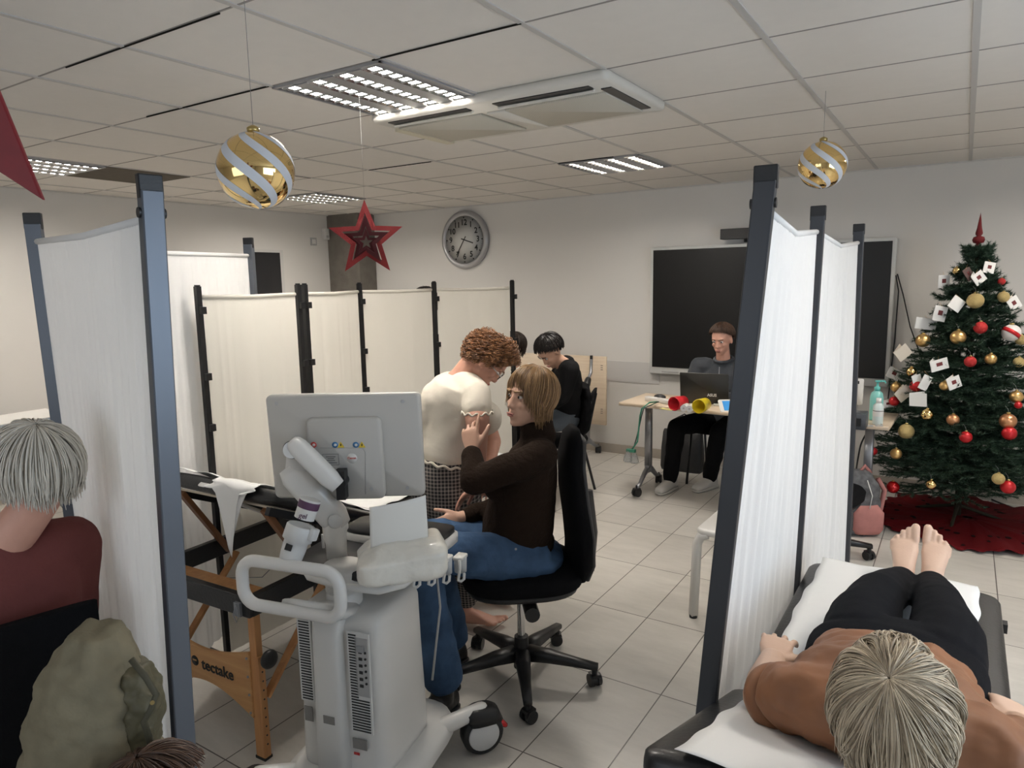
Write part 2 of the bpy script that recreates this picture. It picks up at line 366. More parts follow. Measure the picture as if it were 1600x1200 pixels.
# ------------------------------------------------------------------ ceiling lights
LOUV = mat('light_tray', (.36, .36, .37), .35, metal=.4)
TUBE = mat('lit_tube', (1, 1, 1), .3, emit=(1, .93, .84), es=70)
REFL = mat('louvre_reflector', (.85, .85, .86), .15, metal=1)
TUBEM = mat('tube_holder', (.8, .8, .8), .4)
def ceiling_light(x, y, lab, rz=0):
    t = thing('ceiling_light', lab, 'ceiling light', (x, y, CEIL), rz, 'recessed four strip ceiling lights')
    mb = MB()
    mb.box((0, 0, -.002), (.594, .594, .004))
    for s in (-1, 1): mb.box((s*.292, 0, -.006), (.012, .596, .012)); mb.box((0, s*.292, -.006), (.596, .012, .012))
    for x0 in (-.147, 0, .147): mb.box((x0, 0, -.009), (.075, .57, .014))
    mb.build('frame', LOUV, t)
    for k in range(4):
        x0 = -.2205+.147*k
        MB().box((x0, 0, -.006), (.046, .57, .006)).build('tube', TUBE, t)
        lv = MB()
        for j in range(11): lv.prism([(x0-.034, -.28+.056*j-.004, -.008), (x0-.034, -.28+.056*j+.004, -.008), (x0-.034, -.28+.056*j, -.017)], (.068, 0, 0))
        for s in (-1, 1): lv.prism([(x0+s*.036, -.285, -.004), (x0+s*.028, -.285, -.004), (x0+s*.036, -.285, -.016)], (0, .57, 0))
        lv.build('louvre', REFL, t)
    return t
ceiling_light(-2.12, 2.289, 'large lit square ceiling light beside the air conditioning cassette', pi)
ceiling_light(-2.12, 4.689, 'lit square ceiling light furthest back, right of the air conditioning cassette', pi)
ceiling_light(-5.12, 4.689, 'lit square ceiling light far off behind the left gold ball', 0)
ceiling_light(-5.12, 2.289, 'lit square ceiling light at the left edge beside the brown ceiling tile', 0)
ceiling_light(.88, 2.289, 'lit square ceiling light right of the picture, above the lying woman', pi)
ceiling_light(.88, 4.689, 'lit square ceiling light right of the picture, near the christmas tree', pi)
t = MB().box((-5.12, 2.889, CEIL-.004), (.59, .59, .008)).build('ceiling_tile', mat('brown_tile', (.13, .115, .095), .9, var=.15, vs=20), None)
tag(t, 'brown grey square tile in the ceiling beside the leftmost light', 'ceiling tile')
# ------------------------------------------------------------------ air conditioning cassette
ac = thing('air_conditioner', 'white ceiling cassette air conditioner with two mesh grilles and dark slots', 'air conditioner', (-1.82, 2.889, CEIL), 0)
MB().rbox((0, -.0, -.02), (1.24, .64, .045), .03).build('casing', mat('aged_white_plastic', (.62, .60, .55), .4), ac)
for x0 in (-.31, .31):
    MB().rbox((x0-.02, .04, -.046), (.50, .40, .012), .01).build('grille', stripes('grille_mesh', (.44, .42, .36), (.52, .50, .44), 0, 120, .7), ac)
    MB().box((x0-.02 if x0 > 0 else x0, -.255, -.044), (.46, .045, .006)).build('air_slot', BLACK, ac)
    MB().box((x0-.02 if x0 > 0 else x0, -.225, -.05), (.46, .02, .008), Matrix.Rotation(.5, 3, 'X')).build('flap', MATS['aged_white_plastic'], ac)
MB().box((.565, .0, -.044), (.045, .42, .006)).build('air_slot', BLACK, ac)
MB().box((-.585, .06, -.05), (.05, .42, .014)).build('flap', mat('yellowed_plastic', (.60, .55, .42), .5), ac)
MB().rbox((-.0, .04, -.049), (.1, .40, .012), .005).build('display_panel', MATS['aged_white_plastic'], ac)
# ------------------------------------------------------------------ wall items
def wall_clock():
    c = V((-4.55, YB, 2.145)); R_ = .30
    t = wthing('wall_clock', 'round silver rimmed wall clock with black numerals on the back wall', 'clock', c)
    MB().lathe([(R_*1.02, 0), (R_*1.03, .03), (R_*.98, .05), (R_*.86, .052), (R_*.84, .035), (0, .034)], c, (0, -1, 0), 64).build('rim', mat('clock_rim', (.40, .40, .41), .3, metal=.5), t)
    MB().lathe([(R_*.85, .036), (0, .037)], c, (0, -1, 0), 64).build('dial', mat('clock_face', (.60, .60, .58), .6), t)
    yv = c.y-.039; BK = mat('print_black', (.01, .01, .01), .6)
    for h in range(1, 13):
        a = radians(90-30*h); p = V((c.x+cos(a)*R_*.60, yv, c.z+sin(a)*R_*.60))
        text_ob('numeral', str(h), .085, p, (1, 0, 0), (0, 0, 1), BK, t, bold=.0015)
    mb = MB()
    for k in range(60):
        a = 2*pi*k/60; p = V((c.x+cos(a)*R_*.78, yv, c.z+sin(a)*R_*.78))
        mb.cyl(p, p+V((0, -.001, 0)), .0085 if k % 5 == 0 else .0022, seg=8)
    mb.build('minute_track', BK, t)
    for nm, (hx, hz), wd, bk in (('hour_hand', (.42*sin(radians(108)), .42*cos(radians(108))), .011, .13), ('minute_hand', (.64*sin(radians(213)), .64*cos(radians(213))), .009, .14)):
        d = V((hx, 0, hz)); p0 = V((c.x, yv-.006, c.z))-d.normalized()*bk*R_; p1 = V((c.x, yv-.006, c.z))+d*R_
        MB().box((p0+p1)/2, ((p1-p0).length, .002, wd), Matrix.Rotation(-atan2(hz, hx), 3, 'Y')).build(nm, BK, t)
wall_clock()
def screen():
    x0, x1, z0, z1 = -2.42, -.45, .825, 1.977; xm = (x0+x1)/2; zm = (z0+z1)/2
    t = wthing('interactive_display', 'large black wall screen with pale grey frame behind the seated man', 'screen', (xm, YB, z0))
    mat('screen_frame', (.62, .63, .62), .35)
    mb = MB(); b = .028
    mb.rbox((xm, 6.155, zm), (x1-x0, z1-z0, .07), .015, Matrix.Rotation(radians(90), 3, 'X'))
    mb.build('frame', MATS['screen_frame'], t)
    MB().box((xm, 6.117, zm+.018), (x1-x0-2*b, .006, z1-z0-2*b-.035)).build('panel', mat('screen_black', (.003, .003, .0035), .4), t)
    MB().box((x0+.2, 6.1185, z0+.022), (.16, .002, .012)).build('maker_plate', PLG, t)
screen()
t = wthing('sound_bar', 'black camera bar mounted on the wall above the big screen', 'sound bar', (-1.55, YB, 2.06))
MB().box((-1.55, 6.12, 2.06), (.46, .09, .088)).build('bar', BLACK, t, bevel=.004)
MB().cyl((-1.5, 6.07, 2.06), (-1.5, 6.09, 2.06), .03).build('lens', GLASS, t)
MB().box((-1.55, 6.18, 2.04), (.1, .04, .1)).build('bracket', BLACKM, t)
t = wthing('light_switch', 'small grey square switch plate on the left wall', 'switch', (XL, 5.7, 2.19))
MB().box((XL+.006, 5.7, 2.19), (.012, .09, .09)).build('plate', PLG, t, bevel=.003); MB().box((XL+.014, 5.7, 2.19), (.006, .05, .05)).build('rocker', PLW, t, bevel=.002)
t = wthing('alarm_sounder', 'small white box on the wall left of the concrete column', 'alarm box', (XL, 5.87, 2.28))
MB().rbox((XL+.03, 5.87, 2.28), (.06, .07, .13), .012).build('housing', PLW, t); MB().box((XL+.062, 5.87, 2.25), (.003, .04, .03)).build('louvre', PLG, t)
# cable from screen to tree
mb = MB(); mb.tube([Py(1400, 430, 6.17), Py(1404, 455, 6.18), Py(1398, 530, 6.18), Py(1390, 600, 6.18), Py(1384, 660, 6.18)], .005, 6)
tag(mb.build('screen_cable', BLACK), 'black cable hanging down behind the right edge of the big screen', 'cable', 'cables behind the big screen')
mb = MB(); mb.tube([Py(1402, 428, 6.17), Py(1411, 460, 6.18), Py(1422, 510, 6.18), Py(1440, 560, 6.18), Py(1450, 620, 6.18)], .005, 6)
tag(mb.build('screen_cable', BLACK), 'black cable sloping from the big screen behind the christmas tree', 'cable', 'cables behind the big screen')
# ------------------------------------------------------------------ hanging decorations
THREAD = mat('nylon_thread', (.25, .25, .25), .8)
def hanging_ball(c, r, lab):
    c = V(c); t = wthing('christmas_ball', lab, 'hanging ball', c, 'large gold and white balls hanging from the ceiling')
    n1, n2 = 96, 48; TW = 3.8
    vs = []; fs = []
    for j in range(n2+1):
        th = pi*j/n2
        for k in range(n1): ph = 2*pi*k/n1+TW*th/pi; vs.append(c+V((sin(th)*cos(ph), sin(th)*sin(ph), cos(th)*1.0))*r)
    for j in range(n2):
        for k in range(n1): fs.append((j*n1+k, (j+1)*n1+k, (j+1)*n1+(k+1) % n1, j*n1+(k+1) % n1))
    bands = [[], []]
    for j in range(n2):
        for k in range(n1):
            bands[1 if k % 16 < 6 else 0].append(fs[j*n1+k])
    def sub(fl, name, m, sc):
        used = sorted({i for f in fl for i in f}); mp = {u: i for i, u in enumerate(used)}
        MB().add([c+(vs[u]-c)*sc for u in used], [tuple(mp[i] for i in f) for f in fl], True).build(name, m, t, recalc=False)
    sub(bands[0], 'ball', GOLD, 1.0); sub(bands[1], 'frosted_stripes', FROST, 1.006)
    MB().sph(c, r*.985, seg=48, rings=32).build('ball', GOLD, t)
    MB().lathe([(.016, 0), (.017, .012), (.012, .016), (.004, .02)], c+V((0, 0, r*.985)), seg=16).build('cap', mat('gold_cap', (.5, .38, .15), .35, metal=.9), t)
    MB().tube([c+V((0, 0, r+.016)), V((c.x, c.y, CEIL-.004))], .0009, 5).build('thread', THREAD, t)
hanging_ball(P(400, 267, 2.0), .103, 'large gold ball with white swirls hanging at the left, nearer one')
hanging_ball(P(1285, 258, 3.2), .102, 'gold ball with white swirls hanging above the right fabric screen')
def star_poly(c, R1, R2, ang, right, up, n=5):
    return [c+(right*cos(ang+pi*k/n)+up*sin(ang+pi*k/n))*(R1 if k % 2 == 0 else R2) for k in range(2*n)]
def star_frame(c, R1, w, right, up, th, rot, k2=.42):
    """a star-shaped ring"""
    nrm = right.cross(up); o = star_poly(c, R1, R1*k2, rot, right, up); Ri = R1-w; i = star_poly(c, Ri, Ri*k2, rot, right, up); mb = MB(); n = 10
    vs = [p+nrm*th/2 for p in o]+[p+nrm*th/2 for p in i]+[p-nrm*th/2 for p in o]+[p-nrm*th/2 for p in i]; fs = []
    for k in range(n):
        j = (k+1) % n; fs += [(k, j, n+j, n+k), (2*n+k, 3*n+k, 3*n+j, 2*n+j), (k, 2*n+k, 2*n+j, j), (n+k, n+j, 3*n+j, 3*n+k)]
    return mb.add(vs, fs)
def hanging_star(c, R_, right, lab, turn=(0, .25, -.25)):
    c = V(c); t = wthing('red_star', lab, 'hanging star', c)
    for k, (rr, w_, m) in enumerate(((R_, R_*.34, REDG), (R_*.66, R_*.27, mat('dark_red_glitter', (.05, .002, .004), .4, metal=.4, var=.5, vs=300)), (R_*.37, R_*.20, MATS.get('dark_red_glitter')))):
        a = turn[k]; rt = (right*cos(a)+right.cross(UP)*sin(a))
        star_frame(c+UP*(-.02*k*R_/.15*.3), rr, w_, rt, UP, .004, pi/2).build('star_ring', m or MATS['dark_red_glitter'], t)
    MB().tube([c+UP*R_, V((c.x, c.y, CEIL-.02))], .0004, 5).build('thread', THREAD, t)
    return t
hanging_star(P(572, 374, 3.0), .163, RT, 'red glitter star with smaller stars inside hanging left of the clock')
# big star close to the camera, only one point in view
cs = P(-212, -26, .85)
t = wthing('red_star', 'dark red star close up at the left edge, only one point showing', 'hanging star', cs)
star_frame(cs, .30, .16, (RT*1).normalized(), UP, .006, radians(-54), .4).build('star_ring', mat('deep_red_card', (.17, .006, .01), .55, var=.2, vs=60), t, bevel=.002)
MB().tube([cs+UP*.12, V((cs.x, cs.y, CEIL-.004))], .0008, 5).build('thread', THREAD, t)
# ------------------------------------------------------------------ hospital screens
def post(b, tp, wdt, dep, m, xdir):
    b, tp = V(b), V(tp); x = V(xdir).normalized(); y = UP.cross(x); mb = MB()
    q = [(-1, -1), (1, -1), (1, 1), (-1, 1)]
    vs = [p+x*a*wdt/2+y*c*dep/2 for p in (b, tp) for a, c in q]
    mb.add(vs, [(0, 3, 2, 1), (4, 5, 6, 7)]+[(i, (i+1) % 4, 4+(i+1) % 4, 4+i) for i in range(4)]); return mb
def pleat(A, B, A0, B0, folds, amp, seed, m, parent, name='fabric', hem=.05, nz=26, sag=.0, nu=170):
    """hanging pleated cloth between two posts; A,B top ends, A0,B0 bottom ends"""
    rnd = random.Random(seed); A, B, A0, B0 = V(A), V(B), V(A0), V(B0); n = (B-A).cross(UP).normalized()
    ph = [rnd.uniform(0, 6.28) for _ in range(6)]; big = [(rnd.uniform(.03, .97), rnd.uniform(.006, .016), rnd.uniform(.6, 1.6)) for _ in range(6)]
    def fn(u, v):
        top = A.lerp(B, u); bot = A0.lerp(B0, u); p = top.lerp(bot, v)
        p.z -= sag*4*u*(1-u)*(1-v)
        grow = .35+.65*min(1, v*4)
        o = amp*grow*(sin(u*folds*6.28+ph[0]+.9*sin(u*9+ph[1])+.5*v*sin(u*15+ph[3]))*.6+.4*sin(u*folds*2.3*6.28+ph[2]+v*1.2))
        for c, w_, k in big: o -= amp*1.6*k*exp(-((u-c-.01*sin(v*3+c*9))/w_)**2)*min(1, v*3+.2)
        if v < .03: o = amp*.4*sin(u*folds*5*6.28)
        e = min(1, u/.02, (1-u)/.02); return p+n*o*e
    o = MB().grid(fn, nu, nz).build(name, m, parent, recalc=False)
    MB().tube([A+UP*.0, A.lerp(B, .5)-UP*sag, B], .009, 8).build('top_rail', m, parent)
    return o
def hospital_screen(pts, label, m, folds, amp, sag=.01, z1=1.9, zb=.12, seed=1):
    """pts: (top xy, bottom xy) of each post"""
    t = wthing('privacy_screen', label, 'privacy screen', (pts[0][1][0], pts[0][1][1], 0))
    for k, (tp, bt) in enumerate(pts):
        nx = pts[min(k+1, len(pts)-1)][0]; pv = pts[max(k-1, 0)][0]; xd = V((nx[0]-pv[0], nx[1]-pv[1], 0))
        a = V((bt[0], bt[1], .06)); b = V((tp[0], tp[1], z1))
        p = post(a, b, .03, .045, m, xd).build('post', m, t, bevel=.003)
        MB().box(b+UP*.008, (.05, .05, .018), frame(xd, UP)).build('end_cap', BLACK, p, bevel=.003)
        y = UP.cross(xd.normalized()); xn = xd.normalized()
        if k == 0:
            q = a.lerp(b, .975)
            for s in (-1, 1): MB().cyl(q+y*.0226*s, q+y*.027*s, .011, seg=14).build('joint_screw', BLACK, p)
        f = MB(); f.box(V((bt[0], bt[1], .055)), (.03, .4, .025), Matrix.Rotation(atan2(y.y, y.x)-pi/2, 3, 'Z'))
        ft = f.build('foot', m, t, bevel=.004)
        for s in (-1, 1):
            c = V((bt[0], bt[1], .022))+y*.18*s; MB().cyl(c-xn*.01, c+xn*.01, .022, seg=14).build('caster', BLACK, t)
    for k in range(len(pts)-1):
        (t0, b0), (t1, b1) = pts[k], pts[k+1]; d = (V(t1)-V(t0)).normalized()*.018
        zt = z1-.055
        def at(tp, bt, z): f_ = (z-.06)/(z1-.06); return V((bt[0]+(tp[0]-bt[0])*f_, bt[1]+(tp[1]-bt[1])*f_, z))
        D = V((d.x, d.y, 0))
        pleat(at(t0, b0, zt)+D, at(t1, b1, zt)-D, at(t0, b0, zb)+D, at(t1, b1, zb)-D, folds, amp, seed+k*3, FABW, t, sag=sag)
    return t
hospital_screen([((-1.445, .859), (-1.472, .816)), ((-2.428, 1.059), (-2.40, 1.08)), ((-2.98, 2.25), (-2.98, 2.25))], 'white pleated fabric screen on blue grey posts, at the left in front', STEELB, 12, .007, seed=5)
hospital_screen([((-.369, 1.582), (-.508, 1.56)), ((-.432, 2.604), (-.47, 2.60)), ((-.428, 3.66), (-.41, 3.66))], 'white fabric screen on dark posts beside the couch, at the right', STEELD, 9, .010, sag=.03, seed=11)
# black framed room divider
def divider(pts, label, ends, seed):
    t = wthing('room_divider', label, 'room divider', (pts[0][0], pts[0][1], 0), 'cream fabric room dividers with black posts')
    for k, p in enumerate(pts):
        po = MB(); po.box((p[0], p[1], .85), (.022, .022, 1.7)); po.box((p[0], p[1], .006), (.03, .03, .012)); po.cyl((p[0], p[1], 1.7), (p[0], p[1], 1.706), .012, seg=10)
        pp = po.build('post', BLACKM, t)
        for z in (.4, 1.1, 1.32, 1.6): MB().box((p[0]+.012, p[1]+.004, z), (.03, .026, .03)).build('hinge', BLACKM, pp)
    for k in ends:
        p = pts[k]; MB().box((p[0]-.12, p[1]+.02, .012), (.3, .035, .02)).build('foot', BLACKM, t)
    for k in range(len(pts)-1):
        A, B = V((*pts[k], 1.655)), V((*pts[k+1], 1.655)); d = (B-A).normalized()*.02
        pleat(A+d, B-d, V((*pts[k], .06))+d, V((*pts[k+1], .06))-d, 2, .0022, seed+k, FABC, t, nu=40, sag=.004)
D1 = (-2.69, 1.765); D2 = (-2.70, 2.30)
divider([D1, D2], 'cream fabric divider panel with black posts behind the raised massage table', (0,), 3)
divider([(-2.705, 2.345), (-2.85, 2.86), (-2.72, 3.36), (-2.43, 3.79)], 'three panel cream fabric divider with black posts behind the stooping woman', (1, 3), 21)
# ================================================================== FURNITURE
def caster(name, c, r, wd, parent, axis=(1, 0, 0), m=BLACK, hood=True, up=None):
    c = V(c); a = V(axis).normalized(); mb = MB()
    for s in (-1, 1): mb.cyl(c+a*s*wd*.18, c+a*s*wd*.5, r, r*.97, 18)
    if hood:
        mb.cyl(c-a*wd*.15, c+a*wd*.15, r*.75, seg=14); mb.box(c+UP*r*.75, (wd*.9, r*1.3, r*.5), frame(UP, a))
        mb.cyl(c+UP*r*.6, c+UP*r*1.7, .008, seg=8)
    return mb.build(name, m, parent)
# ---------------- office chair (local: faces +x)
def office_chair(label, loc, rz, back_full=True, seat_z=.50, a0=0, m=BFAB, group=None):
    t = thing('office_chair', label, 'chair', (loc[0], loc[1], 0), rz)
    for k in range(5):
        a = a0+2*pi*k/5; d = V((cos(a), sin(a), 0)); y = V((-d.y, d.x, 0)); n = []
        for r, w_, z, h in ((.03, .036, .115, .06), (.12, .03, .112, .05), (.24, .022, .098, .034), (.33, .018, .088, .026)): n.append((d*r+UP*z, y*w_, UP*h/2))
        mb = MB().loft(n, 12, 4); mb.cyl(d*.315+UP*.04, d*.315+UP*.1, .012, seg=10)
        mb.build('base_leg', BLACK, t)
        caster('caster', d*.315+UP*.028+y*.004, .028, .05, t, axis=(cos(a+.6), sin(a+.6), 0))
    MB().cyl((0, 0, .05), (0, 0, .19), .035, .03, 16).build('hub', BLACK, t)
    MB().cyl((0, 0, .18), (0, 0, seat_z-.1), .016, seg=14).build('gas_lift', CHR, t)
    mb = MB(); mb.loft([((0, 0, seat_z-.115), V((.12, 0, 0)), V((0, .12, 0))), ((0, 0, seat_z-.095), V((.2, 0, 0)), V((0, .19, 0))), ((0, 0, seat_z-.075), V((.235, 0, 0)), V((0, .23, 0))), ((0, 0, seat_z-.055), V((.24, 0, 0)), V((0, .235, 0)))], 32, 3)
    mb.cyl((.02, -.14, seat_z-.12), (.02, -.23, seat_z-.12), .01); mb.sph((.02, -.24, seat_z-.12), (.022, .03, .014))
    mb.cyl((-.02, .1, seat_z-.12), (-.02, .24, seat_z-.12), .03)
    mb.build('seat_shell', BLACK, t)
    mb = MB(); R3 = []
    for z, k in ((-.06, .94), (-.045, 1.02), (-.01, 1.04), (.012, .97), (.018, .8)): R3.append((V((0, 0, seat_z+z)), V((.245*k, 0, .01*(1 if z > -.02 else 0))), V((0, .24*k, 0))))
    mb.loft(R3, 40, 3.2).build('seat', m, t)
    # backrest: tall curved pad at -x
    mb = MB(); prof = [(-.235, .0, .15, .03), (-.25, .08, .2, .038), (-.245, .2, .215, .042), (-.225, .34, .205, .04), (-.215, .48, .175, .036), (-.225, .58, .135, .028), (-.235, .615, .08, .014)]
    zb = seat_z-.04 if back_full else seat_z+.12
    mb.loft([(V((x, 0, zb+z)), V((0, w_, 0)), V((h, 0, 0))) for x, z, w_, h in prof], 32, 3).build('backrest', m, t)
    mb = MB(); mb.loft([(V((x-.028, 0, zb+z)), V((0, w_*.93, 0)), V((.016, 0, 0))) for x, z, w_, h in prof[:6]], 28, 3).build('back_shell', mat('charcoal_plastic', (.03, .03, .032), .45), t)
    mb = MB(); mb.tube([(-.05, 0, seat_z-.09), (-.2, 0, seat_z-.1), (-.29, 0, seat_z-.04), (-.30, 0, seat_z+.12), (-.285, 0, seat_z+.3)], [.03, .03, .032, .034, .028], 10); mb.build('back_arm', BLACK, t)
    return t
CH = office_chair('black office chair on casters carrying the woman in the brown sweater', (-1.507, 2.375), atan2(-RT.y, -RT.x)+.1, seat_z=.52, a0=radians(-54)-(atan2(-RT.y, -RT.x)+.1))
office_chair('black office chair mostly hidden behind the right fabric screen', (-.68, 4.42), radians(-15), seat_z=.42, a0=.55)
# ---------------- massage tables
def mtable(name, label, rz, loc, leg_label):
    return thing(name, label, 'massage table', loc, rz)
def box_between(mb, a, b, w_, h, up=UP):
    a, b = V(a), V(b); M = frame(b-a, up); mb.box((a+b)/2, (w_, h, (b-a).length), M); return mb
LT = V((-2.0, 1.42, 0)); AN = radians(3)
t = thing('massage_table', 'folding massage table with black pad, raised back and beech legs, behind the ultrasound machine', 'massage table', (LT.x, LT.y, 0), AN)
ZT = .60; W_ = .60; L_ = 1.85    # local: x from -W to 0, y from 0 to L
def rail(a, b, nm='rail'):
    mb = MB(); box_between(mb, a, b, .03, .075); return mb.build(nm, VINYL, t, bevel=.004)
rail((-.012, 0, ZT), (-.012, L_, ZT)); rail((-W_+.012, 0, ZT), (-W_+.012, L_, ZT)); rail((-W_, -.0, ZT), (0, -.0, ZT)); rail((-W_, L_, ZT), (0, L_, ZT))
for x in (-.035, -W_+.035):
    for y in (.03, L_-.03):
        mb = MB(); mb.box((x, y, .46), (.035, .028, .3)); mb.build('leg', WOODO, t, bevel=.003)
        mb = MB(); mb.box((x, y+(.0), .20), (.048, .03, .40)); lg = mb.build('lower_leg', WOODO, t, bevel=.004)
        MB().box((x, y, .004), (.05, .034, .012)).build('rubber_foot', BLACK, lg)
        mb = MB()
        for k in range(9): mb.cyl((x+.024, y, .06+.035*k), (x+.0255, y, .06+.035*k), .0035, seg=8)
        mb.build('peg_hole', BLACK, lg)
    for y, s in ((.06, 1), (L_-.06, -1)):
        mb = MB(); box_between(mb, (x, y, .22), (x, y+s*.33, ZT-.04), .03, .014); mb.build('diagonal_brace', WOODO, t, bevel=.002)
for (x, y) in ((-.0, .03), (-.0, L_-.03)):
    MB().sph((x+.03, y+.0, .40), (.022, .034, .034)).build('knob', BLACK, t)
# shaped end boards between the legs
for y in (.008, L_-.008):
    poly = []
    n = 16
    for k in range(n+1): u = k/n; poly.append((-.05-(W_-.1)*u, y, .415-.05*sin(pi*u)))
    for k in range(n+1): u = 1-k/n; poly.append((-.05-(W_-.1)*u, y, .16+.075*sin(pi*u)))
    e = MB().prism(poly, (0, .012, 0)).build('end_board', WOODP, t, bevel=.002)
    if y < 1:
        text_ob('lettering', 'tectake', .060, (-.228, .0065, .30), (1, 0, 0), (0, 0, 1), mat('print_black', (.01, .01, .01), .6), e, ext=.0008, bold=.0010)
        MB().lathe([(.020, 0), (.020, .001), (0, .0015)], (-.355, .0075, .303), (0, -1, 0), 24).build('round_logo', MATS['print_black'], e)
        MB().box((-.355, .0055, .306), (.022, .001, .006)).build('round_logo_bar', WOODP, e)
    mb = MB()
    for x in (-.06, -W_+.06):
        for z in (.18, .25, .32, .39): mb.sph((x, y-.002, z), (.005, .004, .005), seg=8, rings=6)
    mb.build('screw', SIL, t)
# support wires and wooden cross pieces beneath
mb = MB(); mb.tube([(-.05, .05, ZT-.03), (-.05, .5, ZT-.2), (-.05, .92, ZT-.02)], .002, 5); mb.tube([(-.55, .05, ZT-.03), (-.55, .5, ZT-.2), (-.55, .92, ZT-.02)], .002, 5); mb.build('steel_wire', SIL, t)
mb = MB(); mb.box((-.3, .10, ZT-.02), (.54, .09, .018)); mb.build('cross_board', WOODO, t, bevel=.002)
mb = MB(); mb.box((-.05, -.02, ZT-.01), (.03, .01, .05)); mb.tube([(-.05, -.027, ZT+.01), (-.035, -.03, ZT-.03), (-.05, -.03, ZT-.055), (-.065, -.03, ZT-.03), (-.05, -.027, ZT+.01)], .002, 6); mb.build('latch', SIL, t)
# raised back section: hinge y=HY, free end over y~0
HY = .70; A_ = radians(25); d1 = V((0, -cos(A_), sin(A_))); n1 = V((0, sin(A_), cos(A_)))
hinge = V((-W_/2, HY, ZT+.055))
def pad(mb, c0, c1, nrm, wd, th, wobble=0):
    """upholstered pad between two edge centres"""
    d = (V(c1)-V(c0)); L0 = d.length; d.normalize(); M = Matrix((V((1, 0, 0)), d, V((1, 0, 0)).cross(d))).transposed()
    rings = []
    for u, k, kw in ((0, .55, .90), (.008, .80, .94), (.022, .95, .975), (.05, 1, 1), (.95, 1, 1), (.978, .95, .975), (.992, .80, .94), (1, .55, .90)):
        rings.append((V(c0)+d*L0*u, V((wd/2*kw, 0, 0)), V(nrm)*th/2*k))
    return mb.loft(rings, 48, 4.5)
BL = .66
p0 = hinge; p1 = hinge+d1*BL
pad(MB(), p0+n1*.03, p1+n1*.03, n1, W_+.06, .06).build('raised_back_pad', VINYL, t)
MB().box((p0+p1)/2-n1*.006, (W_+.0, BL-.05, .008), Matrix((V((1, 0, 0)), -d1, V((1, 0, 0)).cross(-d1))).transposed()).build('back_underside', mat('beige_board', (.52, .45, .35), .6), t)
mb = MB()
mb.tube([p0.lerp(p1, .45)+V((-.13, 0, 0))-n1*.02+d1*.10, p0.lerp(p1, .45)+V((-.10, 0, 0))-n1*.035, p0.lerp(p1, .4)+V((0, 0, 0))-n1*.035-d1*.04, p0.lerp(p1, .45)+V((.1, 0, 0))-n1*.03, p0.lerp(p1, .5)+V((.12, 0, 0))-n1*.02+d1*.06], .008, 8)
mb.cap(p0.lerp(p1, .32)+V((.0, 0, 0))-n1*.02, .011, p0.lerp(p1, .28)+V((.2, 0, 0))-n1*.02, .011); mb.build('underside_handle', PLW, t)
for s in (-1, 1):
    xs = -.53 if s < 0 else -.06
    mb = MB(); box_between(mb, V((xs, .13, p0.z+(p0.y-.13)*math.tan(A_)-.02)), V((xs, .33, ZT-.01)), .030, .020); mb.build('back_strut', mat('dark_stained_strut', (.20, .085, .035), .4), t, bevel=.002)
for s in (-1, 1): box_between(MB(), p0+V((s*.3, 0, 0))-n1*.02, p1+V((s*.3, 0, 0))-n1*.02, .02, .03).build('back_frame', BLACKM, t)
MB().rbox((-.15, -.0, 0), (.05, .03, .002), .012).build('pad_emblem', PLW, t).matrix_local = Matrix.Translation(p1+V((-.06, 0, 0))+n1*.03+d1*.003-V((-.15, 0, 0))) @ Matrix.Rotation(A_, 4, 'X')
pad(MB(), V((-W_/2, HY+.02, ZT+.075)), V((-W_/2, L_+.02, ZT+.075)), V((0, 0, 1)), W_+.06, .07).build('flat_pad', VINYL, t)
MB().cyl((-W_/2, HY+.01, ZT+.05), (-W_/2+.31, HY+.01, ZT+.05), .012).build('hinge', SIL, t)
# paper sheet on the left table (lies on it: a thing of its own)
ML = Matrix.Translation(t.location) @ Matrix.Rotation(AN, 4, 'Z')
def sheet_fn(u, v):
    x = -W_/2-.02+(u-.5)*.50; s = v*(BL+L_-HY)
    if s < BL: p = p1+n1*.068-d1*s
    else: p = V((0, HY+(s-BL), ZT+.119))
    q = V((x, p.y, p.z+.004*sin(u*19+v*11)+.004*sin(v*37+u*5)+.003*sin(v*90))); 
    if v > .30: q.z += .002
    return ML @ q
mb = MB().grid(sheet_fn, 24, 70)
def hang_fn(u, v):
    a = sheet_fn(.55+.45*u, 0); k = .02+.22*max(0, 1-abs(u-.55)*3.4)**1.2; dn = ML.to_3x3() @ V((.02*sin(v*5), -.035-.02*v, -k*v*1.25)) if v > 0 else V((0, 0, 0))
    return a+dn
mb.grid(hang_fn, 14, 12)
o = mb.build('paper_sheet', PAPER, solid=.001); tag(o, 'torn white paper sheet over the raised massage table at the left', 'paper sheet')
# ---------------- right couch with the lying woman
RX0, RX1 = -.42, .165; RW = RX1-RX0; RXM = (RX0+RX1)/2; RZT = .60
t = thing('massage_table', 'black massage table under white paper with a woman lying on it, right foreground', 'massage table', (RXM, 1.0, 0), 0)
HY2 = .75; A2 = radians(19); L2 = 1.74
e1 = V((0, -cos(A2), sin(A2))); m1 = V((0, sin(A2), cos(A2)))
h0 = V((0, HY2, RZT-.035)); B2 = .70; h1 = h0+e1*B2
pad(MB(), h0+m1*.03, h1+m1*.03, m1, RW+.06, .075).build('raised_back_pad', VINYL, t)
pad(MB(), V((0, HY2+.01, RZT)), V((0, L2, RZT)), V((0, 0, 1)), RW+.01, .075).build('flat_pad', VINYL, t)
for (a, b) in (((-RW/2+.02, .2, RZT-.07), (-RW/2+.02, L2-.02, RZT-.07)), ((RW/2-.02, .2, RZT-.07), (RW/2-.02, L2-.02, RZT-.07)), ((-RW/2+.02, L2-.03, RZT-.07), (RW/2-.02, L2-.03, RZT-.07))):
    box_between(MB(), a, b, .025, .06).build('rail', BLACKM, t)
